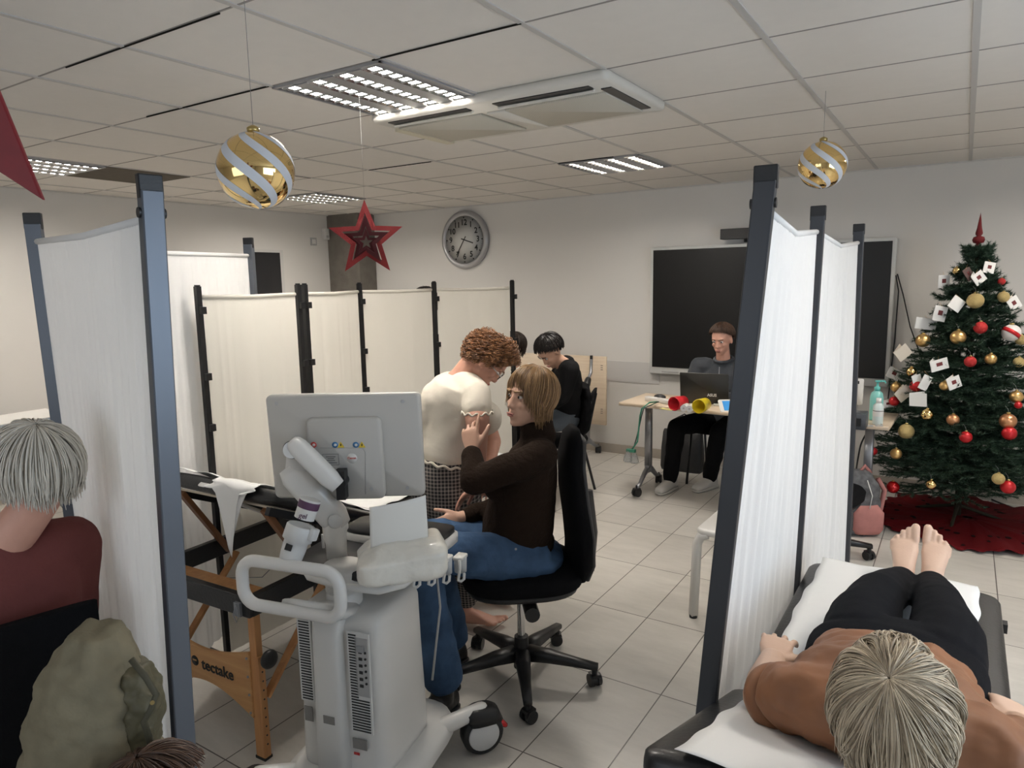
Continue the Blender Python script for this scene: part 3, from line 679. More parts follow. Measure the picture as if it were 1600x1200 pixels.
for x in (-RW/2+.035, RW/2-.035):
    for y in (.28, L2-.06):
        MB().box((x, y, .27), (.04, .03, .54)).build('leg', WOODO, t, bevel=.003)
for s in (-1, 1): box_between(MB(), h1+V((s*.2, .25, -.12)), V((s*.2, .35, RZT-.07)), .024, .018).build('back_strut', WOODO, t)
MB().box((RW/2+.012, L2-.12, RZT-.03), (.02, .035, .03)).build('face_rest_socket', BLACK, t)
def psheet(u, v):
    s = v*(B2+L2-HY2-.0); wd = .49
    x = (u-.5)*wd-.012+(.003*sin(v*60)+.003*sin(v*23) if u in (0, 1) else 0)+.004*sin(v*7)
    if s < B2: p = h1+m1*.074-e1*s
    else: p = V((0, HY2+(s-B2), RZT+.044))
    return V((RXM+x, 1.0+p.y, p.z+.0025*sin(u*17+v*13)+.0015*sin(v*41)+.001))
o = MB().grid(psheet, 20, 90).build('paper_sheet', PAPER, solid=.001); tag(o, 'white paper sheet along the couch beneath the lying woman', 'paper sheet')
# ---------------- flip-top beech tables
def flip_table(label, loc, rz, ln, dp, folded=False, casters=(.9,)):
    t = thing('folding_table', label, 'table', (loc[0], loc[1], 0), rz)
    ht = .725
    if not folded:
        MB().rbox((0, 0, ht+.012), (ln, dp, .025), .006).build('tabletop', BEECH, t)
        box_between(MB(), (-ln/2+.2, 0, ht-.03), (ln/2-.2, 0, ht-.03), .04, .04).build('crossbar', SIL, t)
    else:
        MB().rbox((0, .14, .645), (ln, .025, .66), .004).build('tabletop', BEECH, t)
        box_between(MB(), (-ln/2+.2, .08, .66), (ln/2-.2, .08, .66), .04, .04).build('crossbar', SIL, t)
        mb = MB()
        for z in (.43, .85):
            for k in range(3):
                for q in (0, 1): mb.cyl((ln/2-.05+q*.012, .127, z+.02*k), (ln/2-.05+q*.012, .124, z+.02*k), .004, seg=8)
        mb.build('peg_hole', BLACK, t)
    for s in (-1, 1):
        x = s*(ln/2-.14); hz = ht-.01 if not folded else .72
        mb = MB(); mb.loft([((x, 0, z), V((.028, 0, 0)), V((0, .022, 0))) for z in (.2, hz)], 16, 5)
        lg = mb.build('leg', SIL, t)
        MB().box((x, 0, .18), (.035, .06, .06)).build('knuckle', SIL, lg)
        if folded:
            mb = MB(); mb.tube([(x, .0, .74), (x+.0, .09, .82), (x, .1, .95)], .015, 8); mb.build('tilt_arm', SIL, lg); MB().cap((x, .0, .72), .035, (x, .03, .76), .03).build('tilt_joint', BLACK, lg); MB().box((x, .1, .95), (.02, .02, .07)).build('tilt_lever', BLACK, lg)
        for q in (-1, 1):
            ln_ = dp*.42
            mb = MB(); mb.loft([((x, 0, .19), V((.02, 0, 0)), V((0, .01, .03))), ((x, q*.08, .15), V((.018, 0, 0)), V((0, .006, .022))), ((x, q*ln_*.75, .085), V((.016, 0, 0)), V((0, .004, .013))), ((x, q*ln_, .075), V((.015, 0, 0)), V((0, .003, .012)))], 12, 3)
            mb.build('foot', SIL, lg); caster('caster', (x, q*ln_, .035), .034, .05, t, axis=(1, .3*q, 0))
    return t
flip_table('beech desk on grey legs with a laptop where the seated man works', (-1.265, 5.18), radians(-2.0), 1.87, .52)
flip_table('folded beech flip top table standing against the wall behind the man in black', (-3.5, 5.86), 0, 1.4, .60, folded=True)
flip_table('beech table with grey box in the far left background', (-5.55, 1.75), radians(90), 1.5, .62)
# ---------------- simple stacking chairs
def fold_chair(label, loc, rz, m=BLACKM, pm=BFAB):
    t = thing('chair', label, 'chair', (loc[0], loc[1], 0), rz)   # faces +x
    MB().loft([((0, 0, .43), V((.19, 0, 0)), V((0, .2, 0))), ((0, 0, .45), V((.21, 0, 0)), V((0, .215, 0))), ((0, 0, .47), V((.2, 0, 0)), V((0, .205, 0)))], 28, 4).build('seat', pm, t)
    MB().loft([((-.2, 0, .58), V((0, .18, 0)), V((.012, 0, 0))), ((-.225, 0, .66), V((0, .215, 0)), V((.018, 0, 0))), ((-.25, 0, .78), V((0, .215, 0)), V((.018, 0, 0))), ((-.265, 0, .85), V((0, .17, 0)), V((.012, 0, 0)))], 28, 4).build('backrest', pm, t)
    for s in (-1, 1):
        MB().tube([(-.26, s*.2, .8), (-.2, s*.2, .5), (-.16, s*.2, .45), (.17, s*.2, .43)], .011, 8).build('frame', m, t)
        MB().tube([(.16, s*.2, .44), (.22, s*.21, .0)], .011, 8).build('leg', m, t)
        MB().tube([(-.14, s*.2, .44), (-.25, s*.21, .0)], .011, 8).build('leg', m, t)
    return t
fold_chair('black upholstered chair under the seated man in black', (-2.60, 4.72), radians(200))
fold_chair('black chair under the man at the desk', (-1.62, 5.72), radians(-93))
# white plastic chair hidden behind the screen post
t = thing('stool', 'white metal framed stool seat beside the right screen post', 'stool', (-.83, 3.47, 0), radians(-2))
MB().rbox((0, 0, .455), (.42, .42, .03), .05).build('seat', PLW, t)
for sx in (-1, 1):
    for sy in (-1, 1):
        mb = MB(); mb.tube([(sx*.15, sy*.19, .445), (sx*.185, sy*.19, .43), (sx*.20, sy*.195, .39), (sx*.21, sy*.2, .012)], .024, 4)
        l = mb.build('leg', PLW, t); MB().cyl((sx*.21, sy*.2, .0), (sx*.21, sy*.2, .014), .02).build('rubber_foot', BLACK, l)
o = MB().loft([((-.78, 3.45, .472), V((.07, 0, 0)), V((0, .06, 0))), ((-.78, 3.45, .52), V((.06, 0, 0)), V((0, .05, 0))), ((-.77, 3.46, .56), V((.03, .0, 0)), V((0, .02, 0)))], 20, 2).build('cloth_bundle', mat('cream_cloth', (.65, .58, .5), .9, bump=.5, bs=20))
tag(o, 'crumpled cream cloth lying on the white stool', 'cloth')
# ================================================================== ULTRASOUND MACHINE
UO = RT*(-.55)+F*2.04; UX = (RT*cos(.35)-F*sin(.35)).normalized(); UY = (F*cos(.35)+RT*sin(.35)).normalized()
def U(x, y, z): return UO+UX*x+UY*y+UP*z
UR = Matrix((UX, UY, UP)).transposed()
u = wthing('ultrasound_machine', 'white ultrasound machine on wheels with its monitor seen from behind', 'ultrasound machine', (UO.x, UO.y, 0))
def uloft(mb, rings, seg=32, pw=4): return mb.loft([(U(x, y, z), UX*a, UY*b) for x, y, z, a, b in rings], seg, pw)
# base
mb = MB(); uloft(mb, [(0, .13, .09, .20, .30), (0, .13, .11, .225, .33), (0, .14, .15, .21, .30), (0, .14, .175, .17, .24)]); mb.build('base', PLW, u)
for (x, y) in ((-.25, -.12), (.25, -.12), (-.29, .42), (.29, .42)):
    a = U(x*.55, y*.6+.05, .13); b = U(x, y, .165)
    mb = MB(); mb.loft([(a, UX*.05, UP*.03), (a.lerp(b, .6)+UP*.012, UX*.045, UP*.026), (b, UX*.035, UP*.012)], 16, 3) if False else mb.cap(a, .032, b, .026); w_ = mb.build('wheel_arm', PLW, u)
    ax = (CAMP-V((b.x, b.y, 1.7))); ax.z = 0; ax.normalize(); ax = (ax*.9+RT*(.3 if x > 0 else -.5)).normalized(); c = V((b.x, b.y, .0))+UP*.078
    mb = MB(); mb.lathe([(.045, -.03), (.072, -.028), (.077, -.02), (.077, .02), (.072, .028), (.058, .03)], c, ax, 32); wh = mb.build('wheel', BLACK, u)
    MB().lathe([(.059, .029), (.055, .034), (0, .036)], c, ax, 32).build('wheel_disc', mat('wheel_disc_grey', (.60, .61, .62), .35), wh)
    MB().loft([(c+UP*.04+ax*.0-ax.cross(UP)*.01, ax*.04, ax.cross(UP)*.07), (c+UP*.085, ax*.042, ax.cross(UP)*.062), (c+UP*.1, ax*.03, ax.cross(UP)*.04)], 20, 3).build('wheel_hood', BLACK, wh)
    MB().cap(c+ax.cross(UP)*-.07+UP*.02, .014, c+ax.cross(UP)*-.092+UP*.0, .010).build('brake_pedal', REDB, wh)
# body: shell, side fan wings, centre column
mb = MB(); uloft(mb, [(0, .13, .15, .150, .165), (0, .13, .20, .158, .165), (0, .125, .5, .152, .155), (0, .125, .665, .150, .150), (0, .13, .695, .14, .14), (0, .13, .705, .12, .12)], 40, 7); mb.build('body_shell', PLW, u)
mb = MB(); uloft(mb, [(-.018, -.02, .15, .060, .045), (-.018, -.022, .4, .052, .045), (-.018, -.02, .64, .050, .045), (-.018, .0, .705, .055, .05)], 28, 4); mb.build('centre_column', PLW, u)
for x0, x1, z0, z1, skip in ((-.128, -.078, .40, .69, 0), (.052, .128, .33, .66, 1)):
    mb = MB(); mb.box(U((x0+x1)/2, -.038, (z0+z1)/2), (x1-x0, .006, z1-z0), UR)
    g = mb.build('fan_grille', PLG if False else mat('vent_white', (.68, .68, .67), .4), u); mb = MB(); z = z0+.008
    while z < z1-.006:
        xa, xb = x0+.006, x1-.006
        if skip and z > .44: xb = x0+.032
        mb.box(U((xa+xb)/2, -.0415, z), (xb-xa, .002, .0042), UR); z += .0092
    mb.build('vent_slots', BLACK, g)
for k, (x, z, w_, h) in enumerate(((-.105, .355, .03, .05), (-.01, .37, .04, .026), (.078, .29, .05, .035))):
    mb = MB(); mb.box(U(x, -.040 if k != 1 else -.068, z), (w_, .002, h), UR); pl = mb.build('rating_plate', mat('plate_grey', (.22, .21, .2), .5), u)
MB().box(U(.065, -.040, .255), (.02, .002, .008), UR).build('red_sticker', REDB, u)
mb = MB(); mb.box(U(.102, -.0405, .55), (.044, .004, .19), UR); pr = mb.build('port_panel', PLG, u); mb = MB()
for k in range(6): mb.box(U(.098, -.0435, .60-.022*k), (.012, .002, .009), UR); mb.cyl(U(.115, -.0425, .60-.02*k), U(.115, -.0445, .60-.02*k), .004, seg=8)
mb.build('port_sockets', BLACK, pr)
MB().box(U(.1, -.0445, .61), (.026, .002, .02), UR).build('port_plate', SIL, pr)
# neck rings
mb = MB(); mb.lathe([(.052, 0), (.056, .01), (.056, .05), (.053, .052), (.053, .058), (.057, .06), (.057, .10), (.06, .12), (.06, .14)], U(-.01, .05, .69), seg=32); mb.build('neck', PLW, u)
# rear handle: closed loop
HZ = .925
loop = []
def rr(cx_, cz_, w_, h_, r_, n=7):
    out = []
    for k, (sx, sz) in enumerate(((1, 1), (-1, 1), (-1, -1), (1, -1))):
        for i in range(n): a = pi/2*k+pi/2*i/(n-1); out.append((cx_+sx*(w_/2-r_)+r_*cos(a), cz_+sz*(h_/2-r_)+r_*sin(a)))
    return out
pts = [U(x, -.13, z) for x, z in rr(-.072, .818, .345, .140, .05)]
MB().tube(pts, .0185, 14, closed=True).build('rear_handle', PLW, u)
MB().loft([(U(.0, .03, .70), UX*.06, UP*.02), (U(.0, -.06, .725), UX*.07, UP*.025), (U(-.02, -.125, .768), UX*.09, UP*.018)], 20, 3).build('handle_bracket', PLW, u)
# control console tray
mb = MB(); rgs = []
for z, k in ((.785, .90), (.795, 1), (.815, 1), (.82, .97)): rgs.append((U(-.01, .15, z), UX*.205*k, UY*.13*k))
mb.loft(rgs, 40, 5); mb.build('console_tray', mat('dark_console', (.018, .018, .02), .35), u)
mb = MB(); mb.tube([U(-.17, .06, .80), U(-.1, .0, .795), U(.04, -.03, .795), U(.16, -.02, .795), U(.215, .03, .80), U(.225, .14, .805), U(.22, .24, .81)], .012, 10); mb.build('console_rail', PLW, u)
mb = MB(); mb.loft([(U(.04, .33, z), UX*.20*k, UY*.085*k) for z, k in ((.80, .9), (.812, 1), (.84, 1), (.845, .95))], 32, 5); mb.build('keyboard_housing', PLW, u)
MB().loft([(U(.04, .33, z), UX*.19, UY*.078) for z in (.845, .86)], 24, 5).build('control_panel', BLACK, u)
# holders on the right with hooks
for k in range(4):
    c = P(650+k*23, 876-k*2, 2.03+.055*k); mb = MB(); mb.lathe([(.020, -.05), (.0215, 0), (.0165, .001), (.015, -.045)], c, seg=20)
    h = mb.build('probe_holder', mat('holder_grey', (.48, .50, .52), .4), u)
    MB().rbox(c+V((0, 0, .0)), (.036, .05, .012), .006, UR).build('holder_rim', PLW, h)
    q = c-F*.03
    MB().tube([q, q-UP*.03, q-UP*.05-F*.0+RT*-.003, q-UP*.068-RT*.006, q-UP*.072+RT*.004, q-UP*.064+RT*.013, q-UP*.045+RT*.014], .0048, 8).build('cable_hook', PLW, h)
# gel bottle holder
a = P(459, 858, 1.98); b = P(477, 805, 2.0); ax = (b-a).normalized(); mb = MB(); mb.lathe([(.030, 0), (.034, .03), (.036, .055), (.036, .075), (.044, .08), (.044, .12), (.040, .125), (.035, .122)], a-ax*.05, ax, 28)
mb.rbox(a+UX*.05+ax*.05, (.03, .02, .035), .006, frame(ax, UX)); mb.build('bottle_cup', mat('cup_grey_white', (.66, .66, .65), .4), u); MB().box(a-F*.036+ax*.02-RT*.01, (.02, .008, .018), frame(ax, F)).build('cup_clip', BLACK, u)
g = wthing('gel_bottle', 'white ultrasound gel bottle upside down in the grey cup of the machine', 'bottle', b)
MB().cyl(b-ax*.01, b+ax*.05, .03, .031, 24).build('bottle', PLW, g); MB().lathe([(.0312, .022), (.0318, .024), (.0318, .042), (.0312, .044)], b, ax, 24).build('label_band', mat('purple_print', (.10, .04, .09), .6), g)
text_ob('lettering', 'gel', .022, b-F*.032+ax*.008, RT*.95-UP*.25, ax, mat('purple_print', (.1, .04, .09)), g, ext=.0005)
# monitor arm
base = P(527, 872, 2.17); j1 = P(527, 822, 2.17)
mb = MB(); mb.lathe([(.033, 0), (.0335, .085), (.037, .095), (.041, .1), (.041, .13)], base, seg=28); mb.build('arm_post', PLW, u)
e = P(462, 742, 2.14); kx = P(522, 808, 2.16)
mb = MB(); d = (e-kx); nn = F.cross(d).normalized()
mb.loft([(kx-d.normalized()*.04-UP*.0, nn*.030, F*.030), (kx, nn*.045, F*.040), (kx.lerp(e, .5), nn*.047, F*.038), (e, nn*.045, F*.040), (e+d.normalized()*.035, nn*.03, F*.03)], 28, 3)
mb.cap(kx, .040, kx-UP*.07, .036); mb.build('lower_arm', PLW, u)
MB().lathe([(.022, 0), (.023, .008), (.018, .012), (0, .013)], kx-F*.036+RT*.012-UP*.0, -F+RT*.35, 24).build('pivot_cap', mat('cap_grey', (.62, .62, .61), .4), u)
mb = MB(); mb.loft([(P(466, 745, 2.14), RT*.042, F*.036), (P(465, 725, 2.14), RT*.035, F*.034), (P(462, 705, 2.14), RT*.026, F*.03), (P(461, 692, 2.13), RT*.024, F*.028)], 28, 2.4); mb.build('elbow_column', mat('arm_grey_white', (.62, .62, .61), .35), u)
MB().cyl(P(456, 703, 2.14), P(456, 703, 2.05), .026, seg=28).build('elbow_joint', MATS['arm_grey_white'], u); MB().lathe([(.0265, -.002), (.0285, 0), (.0265, .002)], P(456, 703, 2.085), -F, 28).build('joint_gap', BLACK, u)
s0 = P(466, 699, 2.07); s1 = P(528, 760, 2.07); d = (s1-s0); nn = F.cross(d).normalized()
mb = MB(); mb.loft([(s0-d.normalized()*.030, nn*.014, F*.020), (s0-d.normalized()*.02, nn*.023, F*.026), (s0, nn*.028, F*.03), (s0.lerp(s1, .35), nn*.029, F*.030), (s0.lerp(s1, .8), nn*.028, F*.028), (s1, nn*.022, F*.022)], 28, 3); mb.build('upper_arm', PLW, u)
q = P(534, 752, 2.12); mb = MB(); mb.cyl(q-F*.03, q+F*.04, .019, seg=20); mb.box(q-UP*.0+UP*.018, (.03, .05, .04), frame(UP, F)); mb.box(q-UP*.03, (.028, .04, .05), frame(UP, F)); mb.build('tilt_bracket', BLACK, u)
# monitor
mc = (P(423, 612, 2.17)+P(660, 778, 2.17))/2; mw = (P(660, 695, 2.17)-P(423, 695, 2.17)).length; mh = (P(540, 613, 2.17)-P(540, 777, 2.17)).length
MT = Matrix((RT, UP, -F)).transposed(); tilt = Matrix.Rotation(radians(5), 3, RT) @ MT
mcam = lambda x, y, z: mc+tilt @ V((x, y, z))
mb = MB(); mb.rbox(mc, (mw, mh, .032), .018, tilt); mo = mb.build('monitor', mat('monitor_shell', (.50, .49, .465), .35), u)
MB().rbox(mcam(0, 0, -.018), (mw-.03, mh-.03, .006), .01, tilt).build('display_panel', BLACK, u)
zz = .0165
mb = MB(); mb.rbox(mcam(.0, -.035, .022), (.235, .27, .03), .02, tilt); mb.build('rear_bulge', MATS['monitor_shell'], mo)
for x, y in ((-mw/2+.035, mh/2-.025), (mw/2-.055, mh/2-.025), (mw/2-.055, -mh/2+.03), (.075, -.135)): MB().cyl(mcam(x, y, .014 if x != .075 else .036), mcam(x, y, .018 if x != .075 else .038), .006, seg=12).build('screw', PLG, mo)
WY = mat('warning_yellow', (.75, .55, .05), .5); BLU = mat('sign_blue', (.05, .2, .42), .5); RDS = mat('sign_red', (.5, .05, .04), .5)
def X3(x): return tilt @ V(x)
def px2m(px, py):
    """monitor-plane coordinates of a photo pixel"""
    r = ray(px, py); n = tilt @ V((0, 0, 1)); tt = (mc+n*.0375-CAMP).dot(n)/r.dot(n); p = CAMP+r*tt; l = tilt.transposed() @ (p-mc); return l.x, l.y
for (px, kind) in ((490, 'c'), (523.5, 'b'), (532.5, 'y'), (556, 'b'), (565.5, 'y')):
    x, y = px2m(px, 695)
    if kind == 'y':
        MB().prism([mcam(x-.011, y-.009, .0375), mcam(x+.011, y-.009, .0375), mcam(x, y+.011, .0375)], X3((0, 0, .001))).build('warning_triangle', WY, mo)
        MB().prism([mcam(x-.0015, y-.004, .0387), mcam(x+.0015, y-.004, .0387), mcam(x+.0022, y+.004, .0387), mcam(x-.001, y+.004, .0387)], X3((0, 0, .0006))).build('warning_mark', BLACK, mo)
    else:
        MB().lathe([(.0095, 0), (.0095, .001), (0, .0012)], mcam(x, y, .0375), X3((0, 0, 1)), 24).build('round_sign', BLU if kind == 'b' else RDS, mo)
        MB().lathe([(.0045, 0), (.0045, .001), (0, .0012)], mcam(x+.001, y, .0385), X3((0, 0, 1)), 16).build('round_sign_centre', PLW, mo)
x, y = px2m(550, 716); MB().lathe([(.0165, 0), (.0165, .001), (0, .0012)], mcam(x, y, .0375), X3((0, 0, 1)), 28).build('round_badge', PLW, mo)
text_ob('lettering', 'Canon', .010, mcam(x, y+.001, .039), tilt @ V((1, 0, 0)), tilt @ V((0, 1, 0)), RDS, mo, ext=.0002, bold=.0003)
x, y = px2m(517, 718); mb = MB(); 
for (dx, dy, ww, hh) in ((0, .018, .05, .001), (0, -.018, .05, .001), (.025, 0, .001, .036), (-.025, 0, .001, .036), (0, .009, .03, .0018), (0, .003, .02, .0018), (0, -.003, .026, .0018), (.004, -.011, .03, .0018)): mb.box(mcam(x+dx, y+dy, .0378), (ww, hh, .0008), tilt)
mb.build('rating_label', mat('print_grey', (.12, .12, .12), .6), mo)
mb = MB(); pa = [px2m(500, 700), px2m(565, 700), px2m(571, 706), px2m(571, 772)]; mb.tube([mcam(a_, b_, .0375) for a_, b_ in pa], .0009, 5); mb.build('panel_line', PLG, mo)
# cables under the tray
mb = MB()
for k in range(3):
    mb.tube([U(-.12-.02*k, .16, .87), U(-.15-.01*k, .18, .7), U(-.17, .2, .45+.05*k), U(-.18-.02*k, .22, .3), U(-.19, .15, .22)], .0045, 6)
mb.tube([U(.18, .3, .87), U(.2, .3, .6), U(.18, .26, .35)], .004, 6); mb.build('cable', PLG, u)
# wrapped paper / printer hood on the tray
t = wthing('wrapped_printer', 'pale box wrapped in clear film with a paper roll standing on the machine tray', 'wrapped printer', P(620, 880, 2.0))
WR = mat('plastic_wrap_cream', (.72, .69, .62), .3, var=.06, vs=20, bump=.8, bs=18, coat=.4)
c0 = P(628, 872, 1.97); wR = Matrix((( RT*.97+F*.22).normalized(), (F*.97-RT*.22).normalized(), UP)).transposed()
def wl(x, y, z): return c0+wR @ V((x, y, z))
mb = MB(); mb.loft([(wl(0, 0, -.045), wR @ V((.115, 0, 0)), wR @ V((0, .085, 0))), (wl(-.0, 0, -.03), wR @ V((.128, 0, .01)), wR @ V((0, .095, 0))), (wl(0, 0, .025), wR @ V((.130, 0, .012)), wR @ V((0, .095, 0))), (wl(.01, .01, .05), wR @ V((.105, 0, .01)), wR @ V((0, .07, 0))), (wl(.012, .02, .058), wR @ V((.07, 0, 0)), wR @ V((0, .05, 0)))], 36, 7)
organic('wrapped_box', mb, WR, t, voxel=.006, it=3, disp=.014, dscale=.05)
def sh(u_, v_): 
    a_ = -.9+1.8*u_; return wl(-.005+.085*(u_*2-1)*(1-.04*v_), .02-.035*cos(a_)+.0*v_, .04+.125*v_+.022*u_*v_)
mb = MB().grid(sh, 20, 12); mb.build('curled_card', mat('frosted_sheet', (.74, .73, .69), .35, coat=.3), t, solid=.0015)
# ================================================================== THINGS ON THE DESK
DZ = .7505
def on(px, py, z=DZ): return Pz(px, py, z)
# laptop (lid back towards the camera)
c = on(1098, 640); dr = RT.lerp(V((1, 0, 0)), .55).normalized(); db = UP.cross(dr)
a = on(1058, 630)+V((.02, .05, 0)); b = on(1118, 634)+V((.0, .05, 0)); dr = (b-a).normalized(); a = V((a.x, a.y, DZ)); db = UP.cross(dr)
t = wthing('laptop', 'open dark laptop on the desk, lid towards us', 'laptop', a)
lw = .36; LR = Matrix((dr, db, UP)).transposed(); lc = a+dr*lw*.48
MB().rbox(lc+db*.12+UP*.010, (lw, .24, .018), .01, LR).build('keyboard_base', BLACK, t)
lid = LR @ Matrix.Rotation(radians(100), 3, 'X')
lo = MB().rbox(lc+db*-.01+UP*.125-db*.02, (lw, .235, .008), .008, lid).build('screen_lid', mat('laptop_lid', (.035, .034, .03), .3, metal=.4), t)
text_ob('lettering', 'ASUS', .030, lc-db*.0355+UP*.075+dr*.06, dr, UP-db*.17*-1*-1, mat('logo_silver', (.6, .6, .58), .3), lo, ext=.0006, bold=.001)
def cup_side(px, py, r, ln, m, lab, dirv, cat_='cup'):
    c = on(px, py, DZ+r); t = wthing('plastic_cup', lab, cat_, c); d = V(dirv).normalized()
    MB().lathe([(r*.96, 0), (r, .004), (r*.98, ln*.4), (r*.88, ln), (0, ln), (0, ln-.004), (r*.83, ln-.004), (r*.92, .002), (r*.96, 0)], c, d, 36).build('cup', m, t)
    MB().lathe([(r*.93, -.002), (r*1.02, -.002), (r*1.03, .004), (r*.99, .008), (r*.93, .008), (r*.93, -.002)], c, d, 36).build('cup_rim', m, t)
    return t, c, d
RC = mat('red_plastic', (.60, .02, .03), .35); YC = mat('yellow_plastic', (.78, .60, .02), .35)
cup_side(1053, 631, .050, .12, RC, 'red plastic cup lying on its side on the desk', RT*.75+F*.65)
cup_side(1092, 635, .050, .12, YC, 'yellow plastic cup lying on its side on the desk', RT*.6+F*.8)
for px, py, lab in ((1068, 638, 'white roll lying against the red cup'), (1077, 639, 'white roll lying against the yellow cup')):
    c = on(px, py, DZ+.026); d = (RT*.5+F).normalized(); t = wthing('paper_roll', lab, 'roll', c)
    MB().cyl(c, c+d*.09, .024, seg=20).build('roll', mat('roll_white', (.7, .7, .7), .6), t); MB().cyl(c-d*.001, c+d*.002, .007, seg=12).build('roll_core', PLG, t)
p = on(1030, 629); t = wthing('power_strip', 'white power strip lying on the left of the desk', 'power strip', p)
MB().rbox(p+UP*.018, (.26, .05, .035), .01, Matrix.Rotation(-.35, 3, 'Z')).build('housing', PLW, t); MB().cyl(p+UP*.036, p+UP*.039, .016).build('socket', PLG, t)
t = tag(MB().sph(on(1031, 623)+UP*.015, (.05, .03, .022)).build('computer_mouse', BLACK), 'black computer mouse behind the white power strip', 'mouse')
t = tag(MB().box(on(1042, 640)+UP*.003, (.10, .04, .005), Matrix.Rotation(-.3, 3, 'Z')).build('sticky_note', mat('note_yellow', (.75, .68, .3), .8)), 'pale yellow note beside the red cup', 'note')
GREEN = mat('green_cord', (.05, .25, .16), .5); DKC = mat('dark_green_cord', (.03, .07, .06), .5)
e0 = on(1026, 632)+UP*.02; ed = on(1003, 641)+UP*.012
f1 = P(1000, 650, 5.28); f2 = P(996, 690, 5.25); f3 = P(987, 703, 5.25)
t = wthing('charging_cable', 'green cable hanging over the left desk edge with clear plugs', 'cable', f1)
MB().tube([e0, e0.lerp(ed, .5)+UP*.02, ed, f1, P(998, 670, 5.26), f2, f3], .006, 8).build('cord', GREEN, t); MB().tube([e0+V((.01, .01, 0)), ed+V((.015, 0, .004)), f1+V((.012, 0, 0)), P(997, 675, 5.27), P(991, 697, 5.27)], .0045, 8).build('cord', DKC, t)
for px, py in ((981, 714), (991, 716)): MB().lathe([(.008, .05), (.018, .03), (.03, -.005), (.034, -.03), (.028, -.035)], P(px, py, 5.25), seg=20).build('clear_plug', GLASS, t, solid=.002)
MB().box(P(986, 704, 5.25), (.07, .03, .022)).build('plug_body', GREEN, t)
# tablet with blue screen standing beside the post
c = on(1142, 641)+UP*.03; t = wthing('tablet', 'white tablet with a blue screen at the near edge of the desk', 'tablet', c)
TR = Matrix((RT, (F*.75+UP*.66).normalized(), RT.cross((F*.75+UP*.66).normalized()))).transposed()
MB().rbox(c, (.17, .12, .012), .015, TR).build('housing', PLW, t); MB().box(c+TR @ V((.005, 0, .007)), (.125, .085, .002), TR).build('display', mat('blue_display', (.05, .25, .55), .2, emit=(.05, .25, .6), es=.35), t)
t = tag(MB().rbox(on(1128, 634)+UP*.006, (.12, .05, .012), .004, Matrix.Rotation(.3, 3, 'Z')).build('notebook', mat('pale_book', (.5, .48, .42), .7)), 'pale notebook lying beside the laptop', 'notebook')
# right end of the desk
c = on(1368, 656, DZ); t = wthing('soap_bottle', 'turquoise pump bottle of hand gel on the right desk end', 'bottle', c)
TQ = mat('turquoise_plastic', (.22, .55, .50), .3)
MB().lathe([(.0, 0), (.038, .0), (.040, .01), (.040, .15), (.034, .18), (.016, .195), (.014, .20)], c, seg=24).build('bottle', TQ, t)
mb = MB(); mb.lathe([(.017, .195), (.018, .22), (.008, .222), (.007, .25), (.016, .252), (.016, .262), (0, .264)], c, seg=18); mb.tube([c+UP*.256, c+UP*.258+RT*.045, c+UP*.245+RT*.052], .006, 8); mb.build('pump', mat('turquoise_pump', (.12, .48, .44), .3), t)
c = on(1371, 663, DZ); t = wthing('gel_bottle', 'small pale bottle with white cap in front of the turquoise pump bottle', 'bottle', c)
MB().lathe([(0, 0), (.029, 0), (.031, .008), (.031, .12), (.02, .135), (.014, .14)], c, seg=22).build('bottle', mat('pale_mint', (.60, .68, .66), .3), t)
MB().lathe([(.0155, .138), (.0155, .17), (0, .171)], c, seg=18).build('cap', PLW, t); MB().lathe([(.0315, .055), (.0316, .056), (.0316, .095), (.0315, .096)], c, seg=22).build('label_band', PLW, t); MB().lathe([(.0318, .088), (.0318, .092)], c, seg=22).build('label_stripe', BLACK, t)
c = on(1366, 667, DZ)+UP*.008; t = wthing('eyeglasses', 'clear framed glasses lying in front of the small bottle', 'glasses', c)
for s in (-1, 1): MB().tube([c+RT*s*.03+RT*.022*cos(q)+F*.016*sin(q) for q in [2*pi*k/14 for k in range(14)]], .0025, 6, closed=True).build('rim', PLG, t)
MB().tube([c+RT*.052, c+RT*.07+F*.06], .0022, 6).build('temple', PLG, t); MB().tube([c-RT*.052, c-RT*.05+F*.07], .0022, 6).build('temple', PLG, t)
c = on(1336, 668, DZ)+UP*.05; t = wthing('grey_box', 'dark grey box at the desk edge beside the right fabric screen', 'box', c)
MB().rbox(c, (.13, .16, .095), .008).build('housing', mat('box_grey', (.06, .065, .075), .4), t); MB().box(c+V((0, -.082, 0)), (.08, .003, .05)).build('front_panel', BLACK, t)
c = on(1336, 650, DZ)+UP*.16+V((0, .05, 0)); t = wthing('phone', 'white phone shaped device standing upright by the grey box', 'phone', c)
MB().rbox(c, (.075, .18, .012), .014, Matrix.Rotation(radians(84), 3, 'X')).build('housing', PLW, t); MB().box(c+V((.0, -.008, .065)), (.02, .004, .02)).build('lens', BLACK, t)
MB().cyl(c-UP*.16, c-UP*.08, .01).build('stand', PLG, t)
# black bag below the desk
c = V((-2.02, 5.92, 0)); t = wthing('handbag', 'black handbag standing on the floor below the desk', 'bag', c)
mb = MB(); mb.loft([(c+UP*z, V((.19*k, 0, 0)), V((0, .075*k2, 0))) for z, k, k2 in ((.0, .95, 1), (.03, 1, 1.05), (.2, .98, .9), (.34, .93, .5), (.36, .9, .3))], 32, 5); mb.build('bag_body', mat('black_leather', (.013, .013, .014), .5, bump=.3, bs=60), t)
for s in (-1, 1): MB().tube([c+V((-.09, s*.03, .35)), c+V((-.07, s*.035, .46)), c+V((0, s*.035, .50)), c+V((.07, s*.035, .46)), c+V((.09, s*.03, .35))], .007, 8).build('strap', BLACK, t)
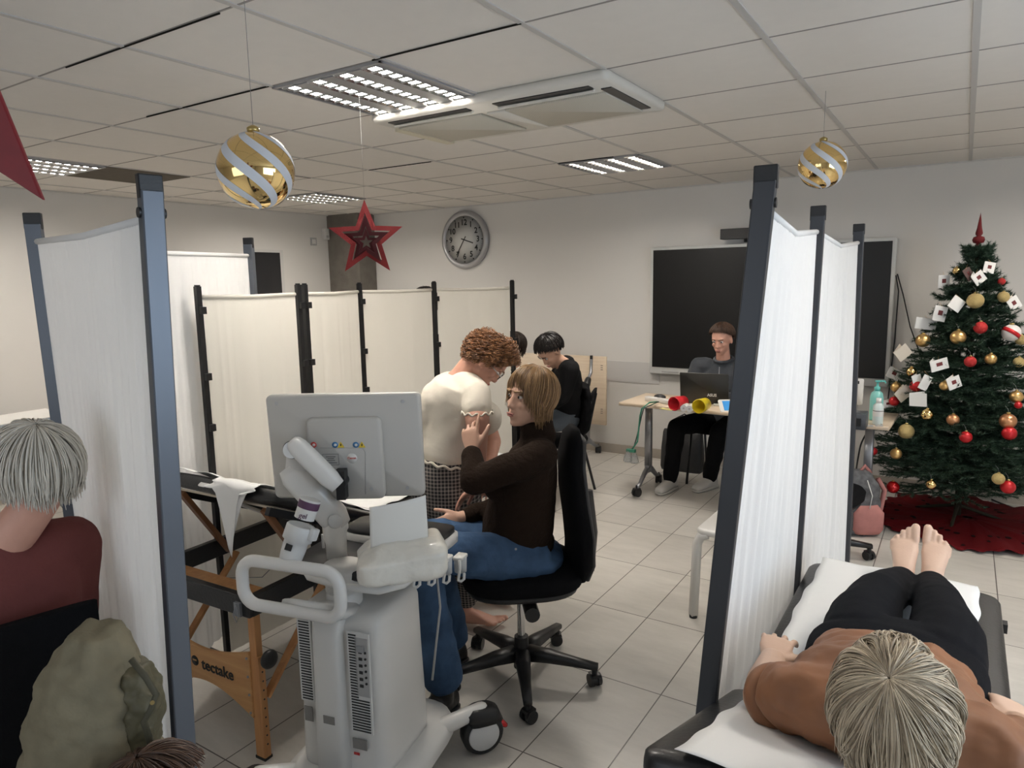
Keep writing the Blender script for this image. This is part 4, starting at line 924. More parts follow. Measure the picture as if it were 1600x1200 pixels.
# backpack
c = Pz(1334, 830, 0); t = wthing('backpack', 'pink and grey patterned backpack on the floor beside the right screen', 'backpack', c)
BP = mat('grey_print_cloth', (.12, .12, .125), .85, var=.9, vs=25, bump=.3, bs=40); PK = mat('dusty_pink', (.45, .20, .18), .8, var=.2, vs=20)
mb = MB(); mb.loft([(c+UP*z, RT*.15*k, F*.10*k) for z, k in ((.0, .85), (.03, 1), (.2, 1.02), (.32, .9), (.40, .62), (.425, .3))], 28, 2.8); organic('bag_body', mb, BP, t, .01, 3, disp=.02, dscale=.08)
mb = MB(); mb.loft([(c+UP*z-F*.09+RT*.04, RT*.10*k, F*.045*k) for z, k in ((.02, .8), (.05, 1), (.16, 1), (.21, .6))], 24, 3); mb.build('front_pocket', PK, t)
MB().tube([c+UP*.41+RT*.02, c+UP*.45+RT*.05, c+UP*.40+RT*.09], .012, 8).build('carry_loop', PK, t); MB().tube([c+RT*.14+UP*.36, c+RT*.19+UP*.28, c+RT*.17+UP*.15, c+RT*.13+UP*.08], .016, 8).build('shoulder_strap', PK, t)
MB().tube([c+RT*.02-F*.10+UP*.38, c+RT*.05-F*.115+UP*.28, c+RT*.03-F*.13+UP*.2], .003, 6).build('zip', PLW, t)
# cables on the floor behind the desk
for k, pts in enumerate((((1320, 752), (1345, 742), (1372, 748), (1380, 760), (1420, 768), (1440, 755), (1450, 762)), ((1325, 762), (1350, 770), (1376, 758), (1410, 772), (1460, 768), (1500, 775)), ((1330, 745), (1352, 758), (1370, 770), (1345, 775), (1330, 760)), ((1455, 775), (1520, 770), (1560, 785), (1600, 800)), ((1335, 755), (1340, 720), (1345, 695), (1352, 680)))):
    pp = [Pz(x, y, .012) if k < 4 or i == 0 else P(x, y, 5.2) for i, (x, y) in enumerate(pts)]
    q = []
    for i in range(len(pp)-1):
        for s in range(5):
            u_ = s/5; a_ = pp[max(i-1, 0)]; b_ = pp[i]; c_ = pp[i+1]; d_ = pp[min(i+2, len(pp)-1)]
            q.append(.5*((2*b_)+(-a_+c_)*u_+(2*a_-5*b_+4*c_-d_)*u_*u_+(-a_+3*b_-3*c_+d_)*u_**3))
    tag(MB().tube(q+[pp[-1]], .006, 6).build('floor_cable', BLACK), ['black cable winding across the floor under the tree, nearest the wall', 'black cable looping across the floor to the tree trunk', 'coiled black cable behind the backpack', 'black cable on the floor right of the tree trunk', 'thin black cable rising from the floor to the desk end'][k], 'cable', 'black cables behind the desk')
# far left table load
def leftbox():
    c = Pz(20, 662, .80); t = wthing('cardboard_box', 'low white and grey box on the far left table', 'box', c); MB().rbox(c-UP*.01, (.42, .60, .09), .01).build('box', mat('box_side', (.25, .29, .33), .5), t); MB().box(c+UP*.037, (.41, .59, .006)).build('lid', PLW, t); MB().box(c+UP*.044+V((.0, -.2, 0)), (.14, .2, .012)).build('folded_paper', PLG, t)
    c = Pz(69, 660, .775); tag(MB().sph(c, (.13, .16, .05)).build('blue_cushion', mat('blue_cloth', (.03, .10, .42), .7)), 'small blue cushion on the far left table behind the screen post', 'cushion')
leftbox()
# ================================================================== CHRISTMAS TREE
TX, TY = .06, 5.55; rnd = random.Random(3)
tr = wthing('christmas_tree', 'dark green artificial christmas tree hung with gold and red balls', 'christmas tree', (TX, TY, 0))
mb = MB(); mb.lathe([(.022, .05), (.02, 1.0), (.012, 1.85), (.0, 1.88)], (TX, TY, 0), seg=10)
for k in range(3): a = 2*pi*k/3+.4; mb.cap((TX, TY, .12), .012, (TX+.3*cos(a), TY+.3*sin(a), .014), .01)
mb.build('trunk', mat('trunk_brown', (.035, .03, .02), .8), tr)
def cone_r(z):
    zt = 1.84
    if z > zt: return .03
    r = .045+.555*((zt-z)/(zt-.48))**.88 if z > .48 else .60-.25*((.48-z)/.36)**1.6
    return r
NV = []; NF = []; BV = MB()
def needles(p0, p1, n, ln):
    d = (p1-p0); L0 = d.length; d = d/L0; M = frame(d)
    for i in range(n):
        u_ = (i+rnd.random())/n; p = p0+d*L0*u_; a = rnd.uniform(0, 6.283); sp = rnd.uniform(.5, .95); q = (M @ V((cos(a)*sp, sin(a)*sp, 1-.45*sp))).normalized()
        l = ln*rnd.uniform(.7, 1.15); s = q.cross(V((rnd.random(), rnd.random(), rnd.random()))).normalized()*.0016
        b = len(NV); NV.extend([p-s, p+s, p+q*l+s*.3]); NF.append((b, b+1, b+2))
def branch(z, a, r, droop):
    p = V((TX, TY, z)); pts = [p]; n = 6; d = V((cos(a), sin(a), .25))
    for i in range(1, n+1):
        u_ = i/n; pts.append(V((TX+cos(a)*r*u_, TY+sin(a)*r*u_, z+.10*r*u_*2-droop*u_*u_)))
    for q in pts:
        if q.y > YB-.03: q.y = YB-.03-rnd.random()*.02
    BV.tube(pts, [.006-.0007*i for i in range(len(pts))], 5)
    for i in range(1, n): 
        needles(pts[i], pts[i+1], int(60*(pts[i+1]-pts[i]).length/.08)+12, .030)
        if i >= 1:
            for s in (-1, 1):
                l = r*rnd.uniform(.22, .38)*(1.15-.6*i/n)+.03; aa = a+s*rnd.uniform(.6, .95); e = pts[i]+V((cos(aa)*l, sin(aa)*l, rnd.uniform(-.02, .05)))
                if e.y > YB-.02: e.y = YB-.02
                BV.tube([pts[i], e], .0025, 4); needles(pts[i], e, int(l*720)+10, .028)
z = .26
while z < 1.86:
    r = cone_r(z); nb = int(9+15*r)
    for k in range(nb): branch(z+rnd.uniform(-.03, .03), 2*pi*(k+rnd.random()*.7)/nb, r*rnd.uniform(.84, 1.06), rnd.uniform(.05, .16)*r*1.6)
    z += .078
for k in range(10): branch(1.80, 2*pi*k/10, .07, -.05)
BV.build('branch_wires', mat('branch_green', (.012, .025, .014), .8), tr, recalc=False)
me = bpy.data.meshes.new('foliage'); me.from_pydata([tuple(v) for v in NV], [], NF); 
NM = hairmat('needles', (.010, .028, .018), (.05, .10, .06), .6, 20)
link('foliage', me, NM, tr)
t = wthing('tree_topper', 'red glittering pointed topper on the tip of the christmas tree', 'tree topper', (TX, TY, 1.86))
MB().lathe([(.0, 1.84), (.016, 1.85), (.017, 1.88), (.012, 1.885), (.030, 1.892), (.036, 1.91), (.030, 1.928), (.012, 1.935), (.020, 1.945), (.021, 1.955), (.014, 1.985), (.007, 2.04), (.0, 2.085)], (TX-.0, TY, 0), seg=28).build('spire', mat('topper_red', (.15, .004, .007), .5, metal=.2, bump=.5, bs=300), t)
# red felt skirt
rim = []; N_ = 72
mbs = MB(); SKX, SKY = TX+.06, TY-.02
def sk(u_, v_):
    a = 2*pi*u_; r = .03+.55*v_*(1+(.035 if int(u_*N_) % 2 else -.02)*(v_ > .95)); rip = .012*sin(a*9)*v_+.006*sin(a*23+v_*5)*v_
    y = min(SKY+sin(a)*r, YB-.05)
    return V((SKX+cos(a)*r*1.02, y, .012+.035*(1-v_)**2+rip+.012*v_))
mbs.grid(sk, 144, 14); t = mbs.build('tree_skirt', REDD, solid=.003); tag(t, 'dark red felt skirt with cut-out holes spread around the tree foot', 'tree skirt')
mb = MB()
for k in range(46):
    a = 2*pi*k/46+rnd.random()*.1; v_ = rnd.choice((.55, .7, .85)); p = sk((a/(2*pi)) % 1, v_); mb.cyl(p+UP*.001, p+UP*.003, rnd.uniform(.012, .022), seg=7)
mb.build('cutout_holes', mat('hole_dark', (.008, .003, .003), .9), None).parent = t
# baubles: each sits where the sight line meets the crown surface
def hit(px, py, inset=.0):
    r_ = ray(px, py); lo = None; s = 4.0
    while s < 7.5:
        p = CAMP+r_*s; rr_ = sqrt((p.x-TX)**2+(p.y-TY)**2)
        if rr_ < cone_r(p.z)+.02-inset: return p
        s += .01
    p = CAMP+r_*((TY-.25)/r_.y); return p
def bauble(px, py, rp, m, lab, grp):
    p = hit(px, py); r = rp/1091*(p-CAMP).dot(-V(cm.col[2])); t = wthing('tree_ball', lab, 'tree ball', p, grp)
    MB().sph(p, r, seg=28, rings=18).build('ball', m, t)
    MB().lathe([(r*.22, r*.95), (r*.22, r*1.15), (r*.05, r*1.18)], p, seg=12).build('cap', MATS['gold_cap'], t)
    MB().tube([p+UP*r*1.15, p+UP*(r*1.15+.02)+F*.01, p+UP*(r*1.15+.035)+F*.035], .0009, 4).build('hook', THREAD, t)
REDS = mat('red_satin', (.50, .015, .02), .35, metal=.4); GG = 'gold balls on the christmas tree'; RG = 'red balls on the christmas tree'
REDGL = mat('red_glitter_ball', (.50, .03, .03), .5, metal=.4, bump=.6, bs=250, var=.4, vs=250)
for b in ((1495, 423, 6, GOLD, 'small shiny gold ball, highest on the left of the tree', GG), (1565, 440, 5.5, REDGL, 'small red ball high at the right edge of the tree', RG),
  (1524, 470, 12, GOLDG, 'large glitter gold ball high in the middle of the tree', GG), (1568, 464, 8.5, GOLDG, 'glitter gold ball high at the right, partly in the branches', GG),
  (1532, 512, 9.5, REDGL, 'bright red ball in the upper middle of the tree', RG), (1497, 527, 11, GOLDM, 'large satin gold ball left of the bright red ball', GG),
  (1442, 532, 10.5, GOLDM, 'large satin gold ball at the upper left edge under the blank card', GG), (1516, 565, 8.5, REDGL, 'faded red glitter ball in the middle left of a gold ball', RG),
  (1548, 561, 8.5, GOLDM, 'gold ball in the middle just right of the faded red ball', GG), (1592, 566, 8, GOLDG, 'gold ball at the right picture edge in mid height', GG),
  (1424, 581, 7.5, GOLD, 'mirror gold ball at the left edge above a plain gold ball', GG), (1400, 605, 8, GOLDM, 'plain gold ball at the left edge below a tilted card', GG),
  (1431, 603, 9, REDS, 'red ball behind the folded white card', RG), (1476, 603, 7.5, GOLDM, 'gold ball half behind a white card', GG),
  (1397, 627, 7.5, REDS, 'red ball at the far left edge by the desk', RG), (1449, 648, 9, GOLD, 'mirror gold ball left of the tree centre, low', GG),
  (1416, 674, 11.5, GOLDG, 'large glitter gold ball beside the desk corner', GG), (1489, 656, 9, mat('copper_ball', (.6, .3, .15), .3, metal=.8), 'copper ball near the middle of the tree', 'copper balls on the christmas tree'),
  (1588, 620, 9.5, GOLDM, 'gold ball at the right edge above a small red ball', GG), (1591, 633, 5.5, REDS, 'small red ball under a gold ball at the right edge', RG),
  (1575, 658, 12, MATS['copper_ball'], 'large copper ball at the right resting above a red ball', 'copper balls on the christmas tree'), (1577, 677, 10.5, REDS, 'red ball just below the large copper ball', RG),
  (1509, 683, 9, REDS, 'red ball low in the middle of the tree', RG), (1400, 709, 8.5, GOLDM, 'gold ball low on the left edge beside the desk leg', GG),
  (1395, 761, 9.5, REDB, 'shiny red ball hanging lowest on the left', RG), (1455, 757, 7.5, GOLD, 'mirror gold ball hanging lowest, left of the trunk', GG),
  (1560, 748, 9, GOLDG, 'glitter gold ball low right next to a red ball', GG), (1575, 761, 10.5, REDS, 'red ball hanging lowest on the right', RG),
  (1364, 705, 6.5, REDS, 'dark red ball behind the desk leg', RG), (1595, 531, 8, GOLDG, 'glitter gold ball at the right edge, upper half', GG)):
    bauble(*b)
CARD = mat('card_white', (.80, .79, .76), .7); CARDP = mat('card_print', (.16, .03, .03), .6); CARDC = mat('card_cream', (.62, .56, .47), .7)
def card(px, py, w_, h_, rot, lab, fold=.6, prt=True, m=CARD, yaw=0):
    p = hit(px, py, -.015); k = 1/1091*(p-CAMP).length; w_ *= k; h_ *= k; t = wthing('greeting_card', lab, 'card', p, 'small cards hanging on the christmas tree')
    R0 = Matrix((RT, UP, -F)).transposed() @ Matrix.Rotation(yaw, 3, 'Y') @ Matrix.Rotation(radians(rot), 3, 'Z')
    MB().box(p, (w_, h_, .0015), R0).build('front_leaf', m, t)
    R1 = R0 @ Matrix.Rotation(fold, 3, 'Y'); MB().box(p+R0 @ V((-w_/2, 0, -.001))+R1 @ V((w_/2, 0, -.002)), (w_, h_, .0015), R1).build('back_leaf', m, t)
    if prt: MB().box(p+R0 @ V((0, h_*.05, .0012)), (w_*.35, h_*.32, .0008), R0).build('print', CARDP, t)
    MB().tube([p+R0 @ V((0, h_*.5, 0)), p+UP*h_*.75+F*.02], .0008, 4).build('string', GOLDM, t)
for cc in ((1530, 434, 15, 15, 38, 'white card with dark photo hanging highest on the tree', .7), (1514, 428, 10, 16, 35, 'dark printed card leaf beside the highest white card', .3, True, mat('card_dark', (.13, .08, .07), .6)),
  (1475, 440, 15, 17, 2, 'white card with print sticking out at the upper left edge', .4), (1495, 475, 17, 17, -35, 'pale card tilted among dark ribbons on the upper left', .6, False),
  (1469, 490, 17, 20, -12, 'white card with a red print at the left edge above the blank card', .5), (1447, 506, 28, 15, -8, 'blank wide white card folded downwards at the left edge', .9, False),
  (1585, 474, 14, 17, 35, 'white card with red print sticking out at the right edge', .4), (1546, 418, 14, 14, -10, 'small card near the tip at the right', .5),
  (1411, 551, 20, 17, 40, 'cream card tilted at the left edge, middle height', .5, False, CARDC), (1468, 570, 23, 15, 15, 'white card with red print in the middle left', .8),
  (1397, 584, 18, 15, -25, 'tilted white card with print beside the big screen corner', .5), (1434, 597, 12, 20, 18, 'left leaf of a folded white tent card', .5, False), (1446, 598, 12, 20, -25, 'right leaf of a folded white tent card', .5, False),
  (1433, 623, 21, 18, 4, 'folded white card with small print left of the tree centre', -.8), (1491, 598, 17, 16, 22, 'pale card with red print covering a gold ball', .5),
  (1388, 631, 16, 10, 8, 'white card with print lying low at the left edge', .5), (1361, 693, 14, 14, 25, 'brown cream card hanging behind the desk leg', .3, False, CARDC), (1412, 615, 20, 16, 40, 'cream card deep in the branches at the left', .3, False, CARDC)):
    card(*cc)
p = hit(1580, 520); t = wthing('tree_ornament', 'red and white round ornament at the right edge of the tree', 'ornament', p); MB().sph(p, .052, seg=28, rings=18).build('ball', mat('ornament_white', (.7, .66, .64), .5, var=.2, vs=12), t)
MB().lathe([(.0535, -.012), (.0535, .012)], p, (.5, .2, .8), 32).build('red_band', REDS, t); MB().lathe([(.014, .050), (.014, .06), (0, .062)], p, seg=12).build('cap', MATS['gold_cap'], t)
# loose grey ribbon / tinsel glints
# ================================================================== PEOPLE
def unit(v): return V(v).normalized()
def hand(mb, w, d, n, s, curl=.5, k=1.0, spread=.12, curls=None):
    """w wrist, d along the hand, n the way the palm faces, s towards the thumb side"""
    d = unit(d); n = V(n); n = (n-d*n.dot(d)).normalized(); s_ = d.cross(n); s_ = s_ if s_.dot(V(s)) > 0 else -s_
    mb.loft([(w-d*.02*k, s_*.026*k, n*.019*k), (w+d*.02*k, s_*.031*k, n*.017*k), (w+d*.055*k, s_*.040*k, n*.015*k), (w+d*.085*k, s_*.041*k, n*.013*k), (w+d*.097*k, s_*.037*k, n*.009*k)], 20, 2.6)
    for i, (o, L0) in enumerate(((.031, .074), (.0105, .083), (-.0105, .077), (-.031, .060))):
        c = curls[i] if curls else curl; fd = unit(d+s_*(spread*(1.5-i)/1.5)); p = w+d*(.088-.004*abs(i-1.2))*k+s_*o*k; a = c*.55; r = .0088*k if i < 3 else .0078*k
        for seg_, f_ in enumerate((.45, .31, .24)):
            q = p+(fd*cos(a)+n*sin(a))*L0*f_*k; mb.cap(p, r, q, r*.9, 12); p = q; r *= .9; a += c*(.95 if seg_ == 0 else .7)
    p = w+d*.022*k+s_*.024*k; t = unit(d*.75+s_*.62+n*.25)
    for L0, r, b in ((.042, .0125, 0), (.032, .0105, .3), (.026, .0095, .5)):
        q = p+unit(t+d*b*.8+n*b*curl*.8)*L0*k; mb.cap(p, r*k, q, r*.9*k, 12); p = q
    return p, n
def bare_foot(mb, ank, toe, up, side=1, k=1.0):
    """ank ankle, toe direction to the toes, up instep direction; side=+1 big toe on +cross side"""
    f = unit(toe); u = V(up); u = (u-f*u.dot(f)).normalized(); r = f.cross(u)*side
    mb.loft([(ank-f*.055*k-u*.045*k, r*.022*k, u*.02*k), (ank-f*.045*k-u*.04*k, r*.031*k, u*.036*k), (ank-f*.0*k-u*.035*k, r*.033*k, u*.042*k), (ank+f*.06*k-u*.045*k, r*.037*k, u*.033*k), (ank+f*.11*k-u*.057*k, r*.045*k, u*.020*k), (ank+f*.145*k-u*.064*k, r*.044*k, u*.013*k), (ank+f*.158*k-u*.066*k, r*.038*k, u*.006*k)], 24, 2.4)
    mb.cap(ank+u*.02*k, .036*k, ank-f*.01*k-u*.03*k, .036*k)
    for i, (o, L0, rr_) in enumerate(((.034, .050, .0138), (.0115, .047, .0086), (-.0075, .041, .0082), (-.0255, .034, .0078), (-.0415, .026, .0076))):
        b = ank+f*(.148-.006*i-.006*max(0, i-2))*k-u*.064*k+r*o*k; e = b+f*L0*k+u*.004*k; mb.cap(b, rr_*k, e, rr_*1.08*k, 12)
def head(mb, c, f, u, k=1.0, face=True):
    f = unit(f); u = V(u); u = (u-f*u.dot(f)).normalized(); r = f.cross(u); R_ = Matrix((r, f, u)).transposed(); L = lambda x, y, z: c+(r*x+f*y+u*z)*k
    mb.sph(L(0, -.008, .025), V((.074, .095, .093))*k, R_); mb.sph(L(0, .022, -.035), V((.060, .066, .072))*k, R_)
    mb.loft([(L(0, .035, -.02), r*.058*k, f*.05*k), (L(0, .04, -.06), r*.050*k, f*.046*k), (L(0, .048, -.09), r*.034*k, f*.036*k), (L(0, .055, -.108), r*.018*k, f*.022*k)], 20, 2.2)
    if face:
        mb.cap(L(0, .084, .010), .009*k, L(0, .098, -.026), .012*k); mb.sph(L(0, .096, -.029), V((.018, .012, .010))*k, R_)
        mb.sph(L(0, .078, .034), V((.050, .012, .009))*k, R_); mb.sph(L(0, .085, -.062), V((.025, .012, .016))*k, R_); mb.sph(L(0, .072, -.095), V((.018, .018, .016))*k, R_)
        for s in (-1, 1): mb.sph(L(s*.036, .064, -.022), V((.020, .018, .018))*k, R_); mb.sph(L(s*.074, -.005, -.008), V((.010, .020, .031))*k, R_)
    return R_, L
def face_parts(par, c, f, u, k=1.0, brow=None):
    mb = MB(); f = unit(f); u = V(u); u = (u-f*u.dot(f)).normalized(); r = f.cross(u); R_ = Matrix((r, f, u)).transposed(); L = lambda x, y, z: c+(r*x+f*y+u*z)*k
    for s in (-1, 1):
        MB().sph(L(s*.031, .0775, .010), V((.0125, .0085, .0065))*k, R_).build('eye', EYEW, par); MB().sph(L(s*.031, .0845, .010), V((.0055, .003, .0055))*k, R_).build('iris', EYEB, par)
        if brow: MB().cap(L(s*.016, .094, .030), .0035*k, L(s*.048, .082, .033), .0025*k).build('eyebrow', brow, par)
    MB().sph(L(0, .0965, -.058), V((.023, .006, .0042))*k, R_).build('lips', LIP, par); MB().sph(L(0, .0955, -.066), V((.019, .006, .0045))*k, R_).build('lips', LIP, par)
def limb(mb, pts, rs):
    for i in range(len(pts)-1): mb.cap(pts[i], rs[i], pts[i+1], rs[i+1], 16)
def hair_strands(par, c, f, u, m, k=1.0, crown=(0, -.35, .94), n=900, thmax=None, tail=.06, hang=(0, 0, -1), r=.0016, wav=.004, curl=0, S=(.088, .108, .104), off=(0, -.012, .028), seed=1, name='hair', cap=True, th0=.05, segs=12, jit=.010, locks=0):
    """a hair cap plus combed strands that leave the crown and follow the skull"""
    f = unit(f); u = V(u); u = (u-f*u.dot(f)).normalized(); rr_ = f.cross(u); rnd = random.Random(seed); W = lambda p: c+(rr_*p[0]+f*p[1]+u*p[2])*k
    K = V(crown).normalized(); E1 = (V((0, 1, 0))-K*K.y).normalized(); E2 = K.cross(E1); hang = V(hang).normalized()
    thf = thmax or (lambda ph: 1.25+.75*(1-cos(ph))/2*1.0+.35*sin(ph)**2)
    def sp(th, ph, g):
        q = K*cos(th)+(E1*cos(ph)+E2*sin(ph))*sin(th); return W((q.x*(S[0]+g)+off[0], q.y*(S[1]+g)+off[1], q.z*(S[2]+g)+off[2]))
    mb = MB()
    if cap:
        NP, NT = 48, 16
        mb.grid(lambda a, b: sp(max(.001, b*(thf(2*pi*a)-.06)), 2*pi*a, -.004+.0015*sin(a*2*pi*24)*min(1, b*4)), NP, NT)
        mb.grid(lambda a, b: sp(max(.001, b*(thf(2*pi*a)-.06)), 2*pi*a, -.014), NP, NT)
    LK = [(rnd.uniform(-pi, pi), rnd.uniform(.5, 1.5), rnd.uniform(0, 6.28), rnd.gauss(0, .22), rnd.uniform(-.004, .012)) for _ in range(locks)]
    for i in range(n):
        ph = rnd.uniform(-pi, pi); lk = rnd.choice(LK) if locks and rnd.random() < .85 else None
        if lk: ph = lk[0]+rnd.gauss(0, .055)
        t1 = thf(ph)*rnd.uniform(.86, 1.04); t0 = th0+abs(rnd.gauss(0, .55)) if rnd.random() < .7 else rnd.uniform(.02, t1*.8)
        t0 = min(t0, t1*.75); g0 = rnd.uniform(0, jit); pts = []; w1 = rnd.uniform(0, 6.28); wa = wav*rnd.uniform(.3, 1.3)
        for j in range(segs+1):
            q = j/segs; th = t0+(t1-t0)*q; ph2 = ph+wa*8*sin(q*4+w1); g2 = g0*sin(min(1, q*1.5)*pi*.5)+wa*.6*sin(q*7+w1)
            if lk: ph2 = lk[0]+(ph2-lk[0])*(1-.45*q)+lk[3]*q*q+.10*lk[1]*sin(q*3.8+lk[2]); g2 += max(-.003, lk[4])*sin(q*pi*.6)
            pts.append(sp(th, ph2, g2))
        if tail > 0:
            T = tail*rnd.uniform(.6, 1.1)*k; d0 = (pts[-1]-pts[-2]).normalized(); p = pts[-1]
            for j in range(5): d0 = (d0*.6+hang*.4+V((rnd.gauss(0, .05), rnd.gauss(0, .05), 0))).normalized(); p = p+d0*T/5; pts.append(p)
        if curl:
            q2 = []; 
            for j, p in enumerate(pts):
                t_ = (pts[min(j+1, len(pts)-1)]-pts[max(0, j-1)]).normalized(); M = frame(t_)
                for s in range(3): a = (j*3+s)*1.35+w1; q2.append(p.lerp(pts[min(j+1, len(pts)-1)], s/3)+(M @ V((cos(a), sin(a), 0)))*curl*min(1, j/2)*k)
            pts = q2
        N0 = len(pts); mb.tube(pts, [r*k*(1.0 if j < N0*.7 else max(.25, 1-(j-N0*.7)/(N0*.3)*.8)) for j in range(N0)], 4)
    return mb.build(name, m, par, recalc=False)
def torso(mb, rings, seg=28, pw=2.4): return mb.loft(rings, seg, pw)

# ---------------------------------------------------------------- 1. patient: stooping woman in cream top
Wd = lambda a, d, z: RT*a+F*d+UP*z
pt = P(735, 640, 3.2)
t1 = wthing('person', 'woman with curly auburn hair, cream top and checked trousers, bending forward', 'person', (P(740, 975, 3.28).x, P(740, 975, 3.28).y, 0))
hc = P(761, 563, 3.18); hf = unit(RT*.55-UP*.80+F*-.08); hu = unit(RT*.80+UP*.58)
mb = MB(); head(mb, hc, hf, hu, .98)
neck0 = P(725, 588, 3.2); mb.cap(neck0, .062, hc-hf*.03-hu*.06, .055); mb.cap(P(715, 600, 3.2), .07, neck0, .06)
shN = P(742, 616, 3.07); shF = P(742, 612, 3.38)
elN = P(747, 690, 2.98); wrN = P(748, 758, 2.98)
limb(mb, [shN, P(746, 655, 2.99), elN, wrN], [.055, .054, .042, .028])
hand(mb, wrN, RT*-.75-UP*.55-F*.1, F*-.2-UP*.6+RT*-.2, UP*-1-F*.3, .35, .95)
elF = P(770, 690, 3.38); wrF = P(760, 740, 3.2); limb(mb, [shF, elF, wrF], [.05, .042, .028]); hand(mb, wrF, RT*-.3-UP*.9, F*-1, RT*-1, .5, .92)
hipc = P(700, 752, 3.22)
torso(mb, [(P(705, 770, 3.2), RT*.11, F*.15), (P(700, 700, 3.2), RT*.11, F*.14), (P(715, 620, 3.2), RT*.12, F*.15), (P(720, 595, 3.2), RT*.08, F*.10)])
kN = P(735, 850, 3.06); aN = V((P(728, 955, 3.27).x, P(728, 955, 3.27).y, .095)); kF = P(742, 850, 3.36)
aF = aN+F*.25+RT*.05
for kk, aa in ((kN, aN), (kF, aF)): limb(mb, [kk, (kk+aa)/2-RT*.01, aa+UP*.02], [.056, .050, .034]); bare_foot(mb, aa, RT*.99-F*.12, UP, -1 if aa is aN else 1, .98)
organic('body', mb, SKINR, t1, .0055, 3)
# top
mb = MB()
up1 = unit(P(728, 588, 3.2)-P(700, 715, 3.2))
torso(mb, [(P(699, 716, 3.2), RT*.122+UP*-.03, F*.165), (P(700, 704, 3.2), RT*.135+UP*-.03, F*.18), (P(704, 680, 3.2), RT*.135+UP*-.02, F*.175), (P(711, 650, 3.2), RT*.152-UP*.045, F*.175), (P(716, 622, 3.2), RT*.148-UP*.06, F*.178), (P(718, 602, 3.2), RT*.115-UP*.045, F*.17), (P(721, 590, 3.2), RT*.075-UP*.03, F*.10)], 32, 2.2)
mb.sph(P(755, 652, 3.10), (.085, .085, .085)); mb.sph(P(757, 652, 3.28), (.085, .085, .085)); mb.sph(P(700, 622, 3.2), V((.10, .165, .11)))
mb.sph(P(688, 640, 3.2), V((.085, .15, .13)))
for sh_, e_ in ((shN, P(746, 636, 3.02)), (shF, P(752, 640, 3.4))): limb(mb, [sh_.lerp(P(718, 608, 3.2), .6), sh_, e_], [.095, .072, .064])
sh1 = organic('top', mb, mat('cream_knit', (.78, .72, .62), .9, bump=.7, bs=11), t1, .008, 4, disp=.016, dscale=.13)
c_ = P(746, 641, 3.015); fr = MB()
fr.tube([c_+(RT*cos(q)*.068+F*sin(q)*.068+UP*(.006*sin(q*11)-.008)) for q in [2*pi*k/66 for k in range(66)]], .0045, 6, closed=True); fr.build('sleeve_frill', MATS['cream_knit'], t1)
fr = MB(); fr.tube([P(699, 712, 3.2)+RT*cos(q)*.135+F*sin(q)*.178+UP*(.006*sin(q*15)-.03*cos(q)-.008) for q in [2*pi*k/90 for k in range(90)]], .006, 6, closed=True); fr.build('hem_frill', MATS['cream_knit'], t1)
# checked trousers
def checks():
    m = bpy.data.materials.new('houndstooth'); m.use_nodes = True; nt = m.node_tree; N = nt.nodes; L = nt.links; b = N['Principled BSDF']
    tc = N.new('ShaderNodeTexCoord'); mp = N.new('ShaderNodeMapping'); mp.inputs['Rotation'].default_value = (0, 0, -.57); L.new(tc.outputs['Object'], mp.inputs[0])
    s = N.new('ShaderNodeSeparateXYZ'); L.new(mp.outputs[0], s.inputs[0]); fs = []
    for ax in (0, 2):
        a = N.new('ShaderNodeMath'); a.operation = 'MULTIPLY'; a.inputs[1].default_value = 62; L.new(s.outputs[ax], a.inputs[0])
        f_ = N.new('ShaderNodeMath'); f_.operation = 'FRACT'; L.new(a.outputs[0], f_.inputs[0]); g = N.new('ShaderNodeMath'); g.operation = 'GREATER_THAN'; g.inputs[1].default_value = .38; L.new(f_.outputs[0], g.inputs[0]); fs.append(g)
    ad = N.new('ShaderNodeMath'); ad.operation = 'ADD'; L.new(fs[0].outputs[0], ad.inputs[0]); L.new(fs[1].outputs[0], ad.inputs[1])
    r = N.new('ShaderNodeMapRange'); r.inputs[2].default_value = 2; L.new(ad.outputs[0], r.inputs[0])
    cr = N.new('ShaderNodeMix'); cr.data_type = 'RGBA'; cr.inputs[6].default_value = (.34, .30, .27, 1); cr.inputs[7].default_value = (.018, .018, .02, 1); L.new(r.outputs[0], cr.inputs[0]); L.new(cr.outputs[2], b.inputs['Base Color']); b.inputs['Roughness'].default_value = .9
    return m
mb = MB(); torso(mb, [(P(699, 700, 3.2), RT*.118, F*.165), (P(699, 722, 3.2), RT*.135, F*.18), (P(700, 750, 3.2), RT*.148, F*.19), (P(706, 785, 3.19), RT*.145, F*.19), (P(714, 815, 3.18), RT*.11, F*.17)], 32, 2.3)
mb.sph(P(682, 748, 3.2), V((.10, .17, .13)))
for s_, kk, aa in ((-1, kN, aN), (1, kF, aF)):
    limb(mb, [P(712, 785, 3.2+s_*.09), kk, kk.lerp(aa, .5), aa.lerp(kk, .22)], [.098, .075, .068, .062])
organic('trousers', mb, checks(), t1, .008, 3, disp=.010, dscale=.07)
hair_strands(t1, hc, hf, hu, hairmat('auburn_hair', (.07, .025, .012), (.40, .19, .08), .4), .98, n=520, tail=.02, curl=.013, wav=.006, r=.0019, jit=.028, S=(.086, .106, .10), seed=4, segs=8, thmax=lambda ph: 1.15+.95*(1-cos(ph))/2+.2*sin(ph)**2)
face_parts(t1, hc, hf, hu, .98, MATS['auburn_hair'])
gl = wthing('eyeglasses', 'white and dark glasses worn by the curly haired woman', 'glasses', hc)
rx = hf.cross(hu); Lh = lambda x, y, z: hc+(rx*x+hf*y+hu*z)*.98
